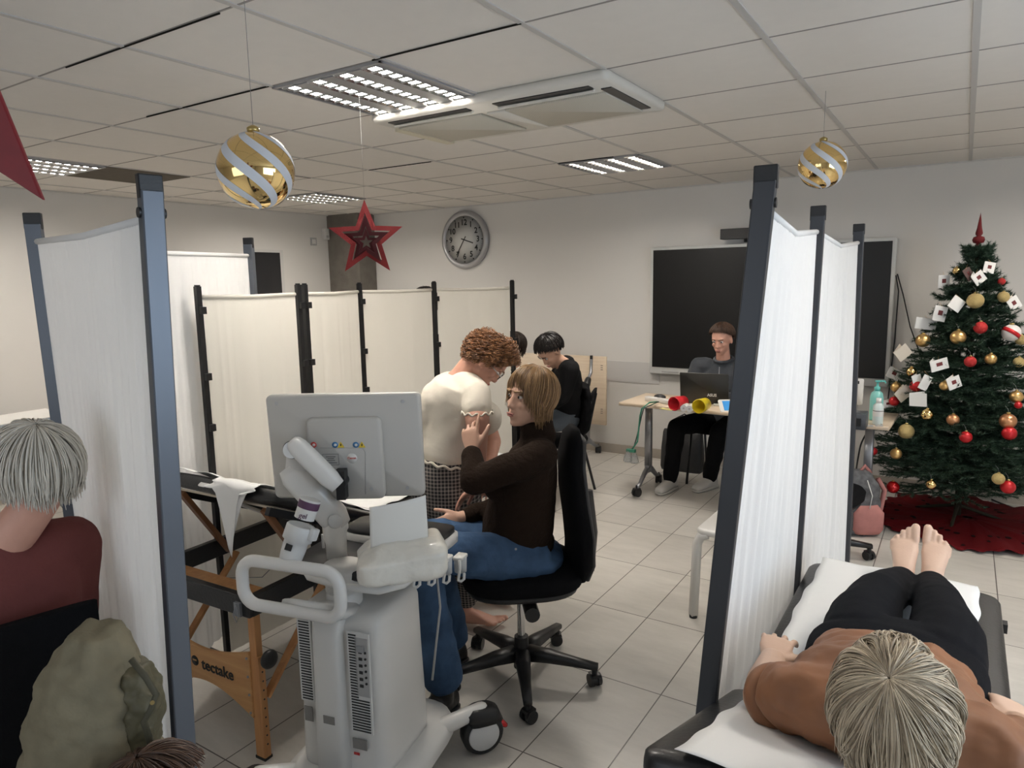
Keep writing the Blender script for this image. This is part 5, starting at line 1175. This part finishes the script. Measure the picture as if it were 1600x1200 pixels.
for s in (-1, 1):
    MB().tube([Lh(s*.033+.022*cos(q), .100, .008+.018*sin(q)) for q in [2*pi*k/18 for k in range(18)]], .0017, 6, closed=True).build('rim', BLACK, gl)
    MB().tube([Lh(s*.056, .100, .014), Lh(s*.078, .085, .014), Lh(s*.082, .0, .006)], .0024, 6).build('temple', PLW, gl)
MB().tube([Lh(-.012, .102, .012), Lh(.012, .102, .012)], .0016, 6).build('bridge', PLW, gl)

# ---------------------------------------------------------------- 2. seated woman in brown sweater
t2 = wthing('person', 'woman in dark brown sweater and blue jeans seated on the office chair', 'person', (-1.50, 2.42, 0))
hc = P(829, 622, 2.74); hf = unit(RT*-.78-F*.58+UP*.08); hu = unit(UP+RT*.06)
mb = MB(); head(mb, hc, hf, hu, 1.0); mb.cap(P(842, 690, 2.76), .06, hc-UP*.06-hf*.01, .052)
pel = P(822, 868, 2.82); 
shN = P(846, 712, 2.62); shF = P(832, 705, 2.94)
elN = P(741, 752, 2.60); wrN = P(738, 706, 2.70)
limb(mb, [shN, elN, wrN], [.045, .038, .027]); hand(mb, wrN, UP*.8+F*.35-RT*.1, F*.9+RT*.3, F*.2+RT*.9-UP*.0, .55, .95, .2, (.15, .75, .9, 1.0))
elF = P(792, 790, 2.98); wrF = P(722, 808, 2.86)
limb(mb, [shF, elF, wrF], [.045, .038, .027]); hand(mb, wrF, RT*-.9-UP*.32-F*.15, UP*-.3-F*-.9, UP, .3, .95, .1)
torso(mb, [(pel, RT*.10, F*.15), (P(828, 780, 2.8), RT*.09, F*.12), (P(835, 715, 2.78), RT*.09, F*.15), (P(840, 690, 2.78), RT*.06, F*.08)])
organic('body', mb, SKIN, t2, .005, 3)
mb = MB()
torso(mb, [(P(805, 858, 2.82), RT*.135, F*.18), (P(806, 845, 2.82), RT*.145, F*.185), (P(810, 815, 2.81), RT*.150, F*.18), (P(816, 775, 2.80), RT*.140, F*.17), (P(822, 735, 2.79), RT*.128, F*.19), (P(834, 706, 2.78), RT*.095, F*.185), (P(838, 692, 2.78), RT*.070, F*.12), (P(841, 684, 2.765), RT*.072, F*.075), (P(840, 668, 2.755), RT*.070, F*.072), (P(839, 658, 2.75), RT*.068, F*.070), (P(839, 655, 2.75), RT*.06, F*.06)], 32, 2.3)
limb(mb, [P(840, 712, 2.70), shN, P(815, 726, 2.60), elN, elN.lerp(wrN, .5), wrN.lerp(elN, .12)], [.078, .066, .064, .054, .048, .042])
limb(mb, [P(832, 712, 2.9), elF, wrF.lerp(elF, .12)], [.072, .055, .040])
mb.sph(P(785, 760, 2.72), (.075, .075, .07)); mb.sph(P(785, 760, 2.88), (.075, .075, .07))
KN = mat('brown_knit', (.021, .013, .009), .95, bump=.6, bs=70)
organic('sweater', mb, KN, t2, .0075, 3, disp=.012, dscale=.08)
fr = MB()
for q_, (cc, ww, dd) in enumerate(((P(806, 850, 2.82), .15, .192), (P(806, 842, 2.82), .153, .194))): fr.tube([cc+RT*cos(q)*ww+F*sin(q)*dd for q in [2*pi*k/60 for k in range(60)]], .010, 6, closed=True)
fr.build('ribbed_hem', KN, t2)
JN = mat('blue_denim', (.052, .098, .185), .8, var=.7, vs=11, bump=.5, bs=18); 
kN = P(655, 858, 2.52); aN = P(690, 1052, 2.56); kF = P(672, 835, 2.83); aF = P(704, 990, 2.93)
mb = MB(); mb.loft([(P(835, 880, 2.82), RT*.11, F*.16), (P(825, 862, 2.82), RT*.15, F*.19), (P(815, 848, 2.82), RT*.12, F*.175)], 28, 2.5)
hipN = P(822, 872, 2.72); hipF = P(815, 862, 2.92)
limb(mb, [hipN, P(745, 868, 2.62), kN], [.105, .092, .072]); limb(mb, [hipF, P(745, 845, 2.87), kF], [.10, .090, .070])
limb(mb, [kN, kN.lerp(aN, .4), aN+UP*.0], [.072, .070, .085]); limb(mb, [kF, kF.lerp(aF, .4), aF], [.070, .068, .08])
organic('jeans', mb, JN, t2, .0075, 3, disp=.014, dscale=.06)
for aa, fd in ((aN, RT*-.55-F*.8), (aF, RT*-.7-F*.5)):
    g = V((aa.x, aa.y, 0)); fd = unit(fd); sd = fd.cross(UP)
    mb = MB(); mb.loft([(g-fd*.07+UP*.035, sd*.03, UP*.03), (g-fd*.06+UP*.05, sd*.038, UP*.045), (g+UP*.055, sd*.04, UP*.05), (g+fd*.08+UP*.045, sd*.044, UP*.038), (g+fd*.15+UP*.034, sd*.042, UP*.028), (g+fd*.185+UP*.03, sd*.03, UP*.02)], 24, 2.6); mb.cap(g+UP*.06, .045, g+UP*.13, .048)
    organic('shoe', mb, mat('black_leather_shoe', (.012, .011, .011), .35, bump=.2, bs=80), t2, .006, 3)
    MB().loft([(g-fd*.075+UP*.008, sd*.03, UP*.008), (g-fd*.06+UP*.01, sd*.04, UP*.010), (g+fd*.09+UP*.01, sd*.048, UP*.010), (g+fd*.18+UP*.01, sd*.034, UP*.010), (g+fd*.195+UP*.012, sd*.015, UP*.006)], 24, 3).build('shoe_sole', BLACK, t2)
hair_strands(t2, hc, hf, hu, hairmat('dark_blonde_hair', (.09, .045, .018), (.46, .28, .13), .38), 1.0, n=1000, tail=.085, wav=.002, r=.0015, S=(.085, .106, .102), seed=9, crown=(0, -.2, 1), thmax=lambda ph: 1.0+1.25*((1-cos(ph))/2)**.8+.45*sin(ph)**2)
face_parts(t2, hc, hf, hu, 1.0, MATS['dark_blonde_hair'])
pk = MB(); pk.cyl(P(806, 858, 2.58), P(806, 858, 2.575), .005, seg=10); pk.build('rivet', SIL, t2)

# ---------------------------------------------------------------- generic seated / standing figure
def figure(label, loc, hc, hf, hu, sh, hips, knees, ankles, el, wr, hd, top, trou, shoe, hairm, hk=None, skin=SKIN, k=1.0, shoes=True, body_vox=.007, fat=1.0, toe=None, neck_ext=0, cuff=.1, curls=(.5, .5), palms=None):
    t = wthing('person', label, 'person', loc); mb = MB(); head(mb, hc, hf, hu, k); nb = (sh[0]+sh[1])/2
    mb.cap(nb+UP*.0, .06*k, hc-V(hu)*.06*k, .05*k); ax = (sh[1]-sh[0]).normalized()
    for i in (0, 1):
        limb(mb, [sh[i], el[i], wr[i]], [.046*k, .038*k, .027*k]); pn = palms[i] if palms else UP*-1; hand(mb, wr[i], hd[i], pn, ax*(1 if i == 0 else -1), curls[i], .98*k)
    pel = (hips[0]+hips[1])/2; fw = ax.cross(unit(nb-pel)); 
    if fw.dot(V(hf)) < 0 and False: fw = -fw
    torso(mb, [(pel, ax*.13*k, fw*.08*k), (pel.lerp(nb, .5), ax*.12*k, fw*.08*k), (nb-unit(nb-pel)*.03, ax*.14*k, fw*.07*k)])
    for i in (0, 1): limb(mb, [hips[i], knees[i], ankles[i]], [.08*k, .05*k, .035*k])
    organic('body', mb, skin, t, body_vox, 3)
    U_ = unit(nb-pel); Ls = (nb-pel).length; mb = MB(); A = k*fat
    torso(mb, [(pel-U_*.02, ax*.175*A, fw*.125*A), (pel+U_*.05, ax*.175*A, fw*.13*A), (pel+U_*Ls*.4, ax*.160*A, fw*.115*A), (pel+U_*Ls*.72, ax*.185*A, fw*.13*A), (pel+U_*Ls*.93, ax*.185*A, fw*.105*A), (nb+U_*.03, ax*.10*A, fw*.07*A), (nb+U_*.06, ax*.062*A, fw*.06*A)], 28, 2.4)
    for i in (0, 1): limb(mb, [sh[i].lerp(nb, .25), sh[i], el[i], wr[i].lerp(el[i], cuff)], [.078*A, .072*A, .054*A, .040*A])
    organic('top', mb, top, t, .009, 3, disp=.014, dscale=.09)
    mb = MB(); mb.loft([(pel-U_*.09, ax*.15*A, fw*.10*A), (pel-U_*.03, ax*.178*A, fw*.12*A), (pel+U_*.06, ax*.168*A, fw*.118*A)], 28, 2.5)
    for i in (0, 1): limb(mb, [hips[i], knees[i], knees[i].lerp(ankles[i], .5), ankles[i]+UP*.02], [.095*A, .072*A, .066*A, .060*A])
    organic('trousers', mb, trou, t, .009, 3, disp=.012, dscale=.08)
    if shoes:
        for i in (0, 1):
            g = V((ankles[i].x, ankles[i].y, 0)); fd = unit(toe[i] if toe else fw); sd = fd.cross(UP); mb = MB()
            mb.loft([(g-fd*.075+UP*.045, sd*.028, UP*.03), (g-fd*.06+UP*.055, sd*.038, UP*.045), (g+UP*.06, sd*.04, UP*.048), (g+fd*.08+UP*.05, sd*.045, UP*.036), (g+fd*.15+UP*.04, sd*.045, UP*.026), (g+fd*.19+UP*.034, sd*.032, UP*.018)], 24, 2.6)
            s = mb.build('shoe', shoe, t); so = MB().loft([(g-fd*.085+UP*.012, sd*.03, UP*.011), (g-fd*.06+UP*.012, sd*.042, UP*.012), (g+fd*.09+UP*.012, sd*.050, UP*.012), (g+fd*.18+UP*.012, sd*.036, UP*.012), (g+fd*.2+UP*.014, sd*.018, UP*.008)], 24, 3).build('sole', mat('pale_rubber', (.45, .43, .40), .6), s)
            lc = MB()
            for q in range(5): b = g+fd*(.035+.02*q)+UP*(.098-.011*q); lc.tube([b-sd*.024, b+UP*.004, b+sd*.024], .003, 5)
            lc.build('laces', PLW if shoe.name.startswith('trainer') else BLACK, s)
    kw = dict(n=500, tail=.0, wav=.003, r=.0018, jit=.012); kw.update(hk or {}); hair_strands(t, hc, hf, hu, hairm, k, **kw); face_parts(t, hc, hf, hu, k, hairm)
    return t, ax, fw, U_
DKH = hairmat('dark_brown_hair', (.012, .008, .006), (.05, .03, .02), .4); BLH = hairmat('black_hair', (.006, .005, .005), (.025, .018, .015), .4); BRH = hairmat('mid_brown_hair', (.03, .015, .01), (.11, .055, .03), .45)
TRN = mat('trainer_white', (.55, .53, .50), .5, bump=.1, bs=60)
# man at the desk
hc = Py(1128, 530, 5.56); X_ = V((1, 0, 0)); Y_ = V((0, 1, 0)); nb = V((hc.x+.0, 5.63, hc.z-.20))
a0 = V((-1.90, 5.28, .09)); a1 = V((-1.64, 5.48, .09))
m_, ax, fw, U_ = figure('man with short brown hair and dark grey zip jumper working at the desk', (hc.x, 5.6, 0), hc, V((-.12, -.93, -.32)), V((-.03, -.3, .95)),
  (nb+X_*-.20-UP*.03, nb+X_*.20-UP*.03), (V((hc.x-.09, 5.76, .53)), V((hc.x+.10, 5.76, .53))), (V((-1.86, 5.30, .52)), V((-1.52, 5.30, .52))), (a0, a1),
  (nb+V((-.27, -.08, -.29)), nb+V((.28, -.10, -.28))), (V((-1.70, 5.28, .79)), V((-1.66, 5.36, .80))), (V((.8, -.5, 0)), V((-.75, -.5, .1))),
  mat('charcoal_jumper', (.055, .060, .068), .9, bump=.2, bs=200, sheen=.1), BFAB, TRN, BRH, skin=SKINR, toe=(V((-.15, -1, 0)), V((-.35, -1, 0))), hk=dict(thmax=lambda ph: 1.32+.55*(1-cos(ph))/2), curls=(.9, .8), body_vox=.006)
zc = V((nb.x, nb.y-.10, nb.z-.01)); MB().box(zc+V((0, -.025, -.06)), (.006, .006, .11), Matrix.Rotation(-.15, 3, 'X')).build('zip', SIL, m_)
MB().tube([nb+V((.07*cos(q), -.01+.07*sin(q), .035-.02*sin(q)*-1)) for q in [2*pi*k/24 for k in range(24)]], .014, 8, closed=True).build('collar', MATS['charcoal_jumper'], m_)
# man in black bending over, at the back
hc = P(860, 548, 5.02); nb = P(882, 566, 5.08); pel = P(885, 650, 5.28)
m_, ax, fw, U_ = figure('man with dark hair in a black sweater and grey jeans sitting with his head bowed', (pel.x, pel.y, 0), hc, unit(RT*-.55-F*.35-UP*.75), unit(RT*-.35-F*.25+UP*.8),
  (nb+F*-.18+RT*.02-UP*.04, nb+F*.19-UP*.04+RT*.02), (pel-F*.09, pel+F*.10), (P(845, 662, 5.02), P(838, 655, 5.35)), (V((*P(850, 720, 5.0).xy, .09)), V((*P(830, 715, 5.35).xy, .09))),
  (P(880, 620, 4.92), P(852, 615, 5.3)), (P(850, 640, 4.92), P(832, 625, 5.2)), (RT*-.9-UP*.1, RT*-.8-UP*.2), mat('black_sweater', (.010, .010, .011), .95, bump=.2, bs=200), mat('grey_denim', (.085, .10, .12), .85, var=.2, vs=8, bump=.2, bs=300), mat('black_shoe', (.02, .02, .02), .4), BLH,
  hk=dict(thmax=lambda ph: 1.35+.65*(1-cos(ph))/2, tail=.012), toe=(RT*-1, RT*-1))
t = wthing('coat', 'black coat hanging over the back of the chair of the man in black', 'coat', P(915, 620, 5.3))
mb = MB(); mb.loft([(P(912, 600, 5.3), F*.20, RT*.03), (P(914, 615, 5.3), F*.23, RT*.045), (P(913, 640, 5.3), F*.24, RT*.05), (P(909, 665, 5.3), F*.22, RT*.04), (P(906, 674, 5.3), F*.18, RT*.025)], 28, 2.4); organic('cloth', mb, BFAB, t, .012, 3, disp=.03, dscale=.08)
# woman behind the divider edge
hc = P(801, 543, 5.9); nb = P(803, 575, 5.95); pel = P(808, 640, 6.0)
figure('woman with dark bobbed hair and spotted blouse half hidden behind the cream divider', (pel.x, pel.y, 0), hc, unit(F*-.5+RT*-.75-UP*.3), UP,
  (nb+RT*-.17-UP*.04, nb+RT*.17-UP*.04), (pel-RT*.09, pel+RT*.09), (P(795, 650, 5.62), P(815, 650, 5.62)), (V((*P(795, 700, 5.6).xy, .09)), V((*P(815, 700, 5.6).xy, .09))),
  (nb+RT*-.24-UP*.27, nb+RT*.24-UP*.27), (nb+RT*-.1-UP*.36-F*.25, nb+RT*.1-UP*.36-F*.25), (F*-1, F*-1), stripes('spotted_blouse', (.02, .02, .02), (.62, .58, .50), 2, 38, .8, duty=.35), BFAB, mat('black_shoe', (.02, .02, .02), .4), DKH,
  hk=dict(tail=.05, thmax=lambda ph: 1.05+1.1*(1-cos(ph))/2+.3*sin(ph)**2, jit=.02), toe=(F*-1, F*-1))
fold_chair('black chair under the woman behind the cream divider', (pel.x, pel.y), atan2(-F.y, -F.x))
# person standing behind the divider, only the crown showing
hc = P(665, 478, 4.9); nb = hc-UP*.22; pel = V((hc.x, hc.y, .92))
figure('standing person behind the cream divider, only the top of black hair showing', (hc.x, hc.y, 0), hc, unit(F), UP, (nb+RT*.19-UP*.03, nb-RT*.19-UP*.03), (pel+RT*.09, pel-RT*.09),
  (V((*(pel+RT*.10).xy, .5)), V((*(pel-RT*.10).xy, .5))), (V((*(pel+RT*.11).xy, .09)), V((*(pel-RT*.11).xy, .09))), (nb+RT*.24-UP*.28, nb-RT*.24-UP*.28), (nb+RT*.24-UP*.52, nb-RT*.24-UP*.52), (-UP, -UP),
  BFAB, BFAB, mat('black_shoe', (.02, .02, .02), .4), BLH, palms=(RT*-1, RT*1), toe=(F, F), body_vox=.012)
# ---------------------------------------------------------------- left foreground: seated elderly person
hc = P(58, 742, 1.70); nb = hc+V((0, 0, -.175))-F*.03-RT*.085; pel = V((nb.x, nb.y, .56))-RT*.05-F*.05
sk = mat('dusty_rose_knit', (.17, .055, .05), .9, var=.2, vs=10, bump=.2, bs=150)
m_, ax, fw, U_ = figure('white haired person in a dusky red jumper sitting in the left foreground', (pel.x, pel.y, 0), hc, unit(RT*-.75+F*.55-UP*.15), UP, (nb+F*.11+RT*.09-UP*.04, nb-F*.15-RT*.14-UP*.04), (pel+F*.09+RT*.05, pel-F*.09-RT*.05),
  (pel+RT*-.35+F*.35, pel-RT*.42+F*.15), (V((*(pel-RT*.38+F*.35).xy, .09)), V((*(pel-RT*.45+F*.12).xy, .09))), (nb+F*.14+RT*.06-UP*.30, nb-F*.2-RT*.12-UP*.3), (nb+F*.35-RT*.2-UP*.33, nb-F*.0-RT*.42-UP*.34), (unit(RT*-1+F*.4), unit(RT*-1+F*.3)),
  sk, BFAB, mat('black_shoe', (.02, .02, .02), .4), hairmat('white_hair', (.52, .47, .40), (.80, .75, .66), .5), hk=dict(tail=.03, n=700, jit=.016, thmax=lambda ph: 1.05+1.05*(1-cos(ph))/2+.25*sin(ph)**2), skin=SKINR, fat=1.08)
t = wthing('chair', 'dark chair under the white haired person in the left foreground', 'chair', (pel.x, pel.y, 0))
mb = MB(); mb.loft([(V((pel.x, pel.y, z)), RT*.23, F*.23) for z in (.40, .44)], 24, 4); mb.build('seat', BFAB, t)
for sx in (-1, 1):
    for sy in (-1, 1): MB().tube([V((pel.x, pel.y, .42))+RT*.19*sx+F*.19*sy, V((pel.x, pel.y, 0))+RT*.22*sx+F*.22*sy], .012, 8).build('leg', BLACKM, t)
bk = pel+RT*.16-F*.16; 
MB().loft([(V((bk.x, bk.y, z)), unit(RT+F)*.21, unit(RT-F)*.02) for z in (.6, .65, .9, .95)], 24, 4).build('backrest', BFAB, t)
for s in (-1, 1): MB().tube([V((bk.x, bk.y, .42))+unit(RT+F)*.17*s, V((bk.x, bk.y, .93))+unit(RT+F)*.17*s], .012, 8).build('back_post', BLACKM, t)
# khaki coat
t = wthing('coat', 'khaki padded coat draped in the left foreground in front of the fabric screen', 'coat', P(190, 1120, 1.28))
KH = mat('khaki_cloth', (.19, .165, .11), .75, var=.25, vs=12, bump=.4, bs=30)
mb = MB(); D_ = 1.27
mb.loft([(P(140, 1330, D_), RT*.15, F*.10), (P(142, 1180, D_), RT*.125, F*.10), (P(145, 1090, D_), RT*.105, F*.09), (P(147, 1020, D_), RT*.075, F*.07), (P(148, 985, D_), RT*.045, F*.05)], 30, 2.3)
organic('coat_body', mb, KH, t, .009, 3, disp=.03, dscale=.045); mb = MB()
mb.loft([(P(212, 1040, D_), RT*.02, F*.04), (P(222, 1075, D_), RT*.032, F*.05), (P(228, 1110, D_), RT*.028, F*.05), (P(222, 1180, D_), RT*.03, F*.05), (P(230, 1300, D_), RT*.04, F*.06)], 20, 2.3); mb.sph(P(226, 1092, 1.25), (.035, .035, .03))
organic('coat_flap', mb, mat('olive_cloth', (.085, .075, .04), .6, var=.3, vs=14, bump=.4, bs=30), t, .006, 3, disp=.02, dscale=.03)
MB().tube([P(205, 1030, 1.21), P(228, 1058, 1.20), P(244, 1085, 1.20), P(236, 1108, 1.19), P(225, 1128, 1.19), P(238, 1170, 1.19)], .006, 8).build('piped_edge', mat('khaki_dark', (.05, .045, .025), .7), t)
MB().cyl(P(238, 1098, 1.185), P(238, 1098, 1.18), .004, seg=12).build('snap_button', mat('brass_dull', (.28, .2, .08), .5, metal=.8), t)
# small dark haired person, only the crown in view at the bottom
hc = P(250, 1262, 1.15); nb = hc-UP*.2; pel = V((hc.x, hc.y, .24))+F*-.05
figure('brown haired child seated low at the bottom edge, only the crown in view', (hc.x, hc.y, 0), hc, unit(F*.2+RT*1-UP*.1), UP, (nb+F*-.12-UP*.03, nb+F*.12-UP*.03), (pel-F*.06, pel+F*.06), (pel+RT*.22-F*.06+UP*.04, pel+RT*.22+F*.06+UP*.04),
  (V((*(pel+RT*.26-F*.07).xy, .08)), V((*(pel+RT*.26+F*.07).xy, .08))), (nb-F*.15-UP*.16, nb+F*.15-UP*.16), (nb+RT*.12-F*.1-UP*.2, nb+RT*.12+F*.1-UP*.2), (RT, RT), mat('navy_knit', (.03, .04, .08), .9), BFAB, mat('black_shoe', (.02, .02, .02), .4), BRH, k=.82, hk=dict(n=700, jit=.02), toe=(RT, RT))
t = wthing('floor_cushion', 'dark low pouffe under the child at the bottom edge', 'pouffe', (pel.x, pel.y, 0)); MB().lathe([(.16, .0), (.19, .03), (.19, .13), (.16, .165), (0, .17)], (pel.x, pel.y, 0), seg=32).build('cushion_body', BFAB, t)

# ---------------------------------------------------------------- 3. lying woman in the right foreground
t3 = wthing('person', 'ash blonde woman in brown shirt lying barefoot on the massage table', 'person', (-.07, 1.2, 0))
X_ = V((1, 0, 0)); Y_ = V((0, 1, 0)); n2 = m1   # m1: pad normal of raised back
aL = V((-.108, 2.525, .70)); aR = V((-.030, 2.535, .70)); hL = V((-.17, 1.90, .74)); hR = V((.01, 1.90, .74)); kL = V((-.155, 2.22, .755)); kR = V((.0, 2.22, .755))
hc = V((-.052, 1.24, .995)); hf = unit(V((0, .50, .87))); hu = unit(V((-.04, -.87, .50)))
mb = MB(); head(mb, hc, hf, hu, .97); mb.cap(V((-.07, 1.42, .865)), .058, hc+V((0, .07, -.05)), .05)
shL = V((-.230, 1.42, .845)); shR = V((.090, 1.40, .86))
elL = V((-.322, 1.53, .755)); wrL = V((-.345, 1.715, .745)); elR = V((.205, 1.52, .79)); wrR = V((.155, 1.70, .752))
limb(mb, [shL, elL, elL.lerp(wrL, .35), wrL], [.048, .047, .047, .032]); limb(mb, [shR, elR, elR.lerp(wrR, .4), wrR], [.048, .048, .047, .032])
tl = hand(mb, wrL, V((-.06, .95, .12)), V((-.1, .1, -1)), V((1, .1, 0)), .42, 1.0, .2); tr_ = hand(mb, wrR, V((-.18, .95, .05)), V((-.35, .1, -1)), V((-1, .0, 0)), .75, .95, .08)
mb.cap(V((-.08, 1.90, .73)), .055, V((-.08, 1.65, .76)), .06); mb.cap(V((-.08, 1.65, .76)), .06, V((-.07, 1.45, .84)), .06); mb.cap(shL, .04, shR, .04); mb.cap(hL, .06, hR, .06)
limb(mb, [hL, kL, kL.lerp(aL, .35), aL], [.065, .052, .050, .031]); limb(mb, [hR, kR, kR.lerp(aR, .35), aR], [.065, .052, .050, .031])
bare_foot(mb, aL+V((0, .01, -.0)), V((-.05, .42, .90)), V((-.0, -.90, .42)), 1, .92)
bare_foot(mb, aR+V((0, .01, -.0)), V((.06, .42, .90)), V((0, -.90, .42)), -1, .92)
organic('body', mb, SKINP, t3, .0036, 2)
mb = MB()
torso(mb, [(V((-.09, 1.80, .735)), X_*.165, V((0, 0, .09))), (V((-.09, 1.77, .74)), X_*.18, V((0, .02, .118))), (V((-.085, 1.68, .755)), X_*.175, V((0, .02, .125))), (V((-.08, 1.56, .80)), X_*.18, V((0, .03, .12))), (V((-.075, 1.48, .835)), X_*.19, V((0, .04, .105))), (V((-.07, 1.40, .86)), X_*.165, V((0, .04, .075))), (V((-.065, 1.35, .875)), X_*.10, V((0, .03, .05)))], 36, 2.5)
limb(mb, [shL.lerp(V((-.07, 1.42, .86)), .4), shL, shL.lerp(elL, .25)], [.080, .070, .070]); limb(mb, [shR.lerp(V((-.07, 1.42, .86)), .4), shR, shR.lerp(elR, .28)], [.080, .072, .072])
SHM = mat('brown_shirt', (.235, .098, .042), .6, var=.18, vs=6, bump=.6, bs=12)
organic('shirt', mb, SHM, t3, .0065, 3, disp=.030, dscale=.075)
MB().tube([V((-.065+.075*cos(q), 1.37+.035*sin(q), .895+.03*sin(q))) for q in [2*pi*k/28 for k in range(28)]], .012, 8, closed=True).build('collar', SHM, t3)
for c_, d_ in ((shL.lerp(elL, .58), unit(elL-shL)), (shR.lerp(elR, .60), unit(elR-shR))): MB().lathe([(.050, -.03), (.068, -.03), (.073, .0), (.072, .012), (.050, .012), (.050, -.03)], c_, d_, 28).build('sleeve_cuff', SHM, t3)
mb = MB(); torso(mb, [(V((-.085, 1.66, .735)), X_*.165, UP*.085), (V((-.088, 1.76, .735)), X_*.195, UP*.10), (V((-.088, 1.86, .735)), X_*.20, UP*.105), (V((-.08, 1.96, .735)), X_*.175, UP*.09)], 32, 2.5)
limb(mb, [hL, V((-.175, 2.05, .745)), kL, kL.lerp(aL, .4), aL.lerp(kL, .10)], [.10, .092, .070, .064, .050]); limb(mb, [hR, V((.02, 2.05, .745)), kR, kR.lerp(aR, .4), aR.lerp(kR, .10)], [.10, .092, .070, .064, .050])
organic('leggings', mb, mat('black_jersey', (.0055, .006, .008), .9, bump=.15, bs=200), t3, .007, 3, disp=.006, dscale=.08)
MB().tube([wrL+unit(V((-.06, .95, .12)))*.100+V((-.010, 0, -.012))+V((.0105*cos(q), 0, .0105*sin(q))) for q in [2*pi*k/16 for k in range(16)]], .0016, 6, closed=True).build('ring', GOLD, t3)
hair_strands(t3, hc, hf, hu, hairmat('ash_blonde_hair', (.17, .12, .075), (.76, .64, .47), .4, 30), .97, n=6500, tail=.05, hang=(0, -.2, -1), wav=.003, r=.0011, S=(.084, .104, .100), seed=2, crown=(-.03, .42, .9), jit=.010, segs=16, thmax=lambda ph: 1.15+1.1*(1-cos(ph))/2+.42*sin(ph)**2, th0=.02, locks=150)
face_parts(t3, hc, hf, hu, 1.0, BRH)
for tp, nn_ in (tl, tr_): MB().sph(tp-nn_*.006+V((0, .004, .003)), (.007, .009, .005)).build('thumb_nail', REDB, t3)
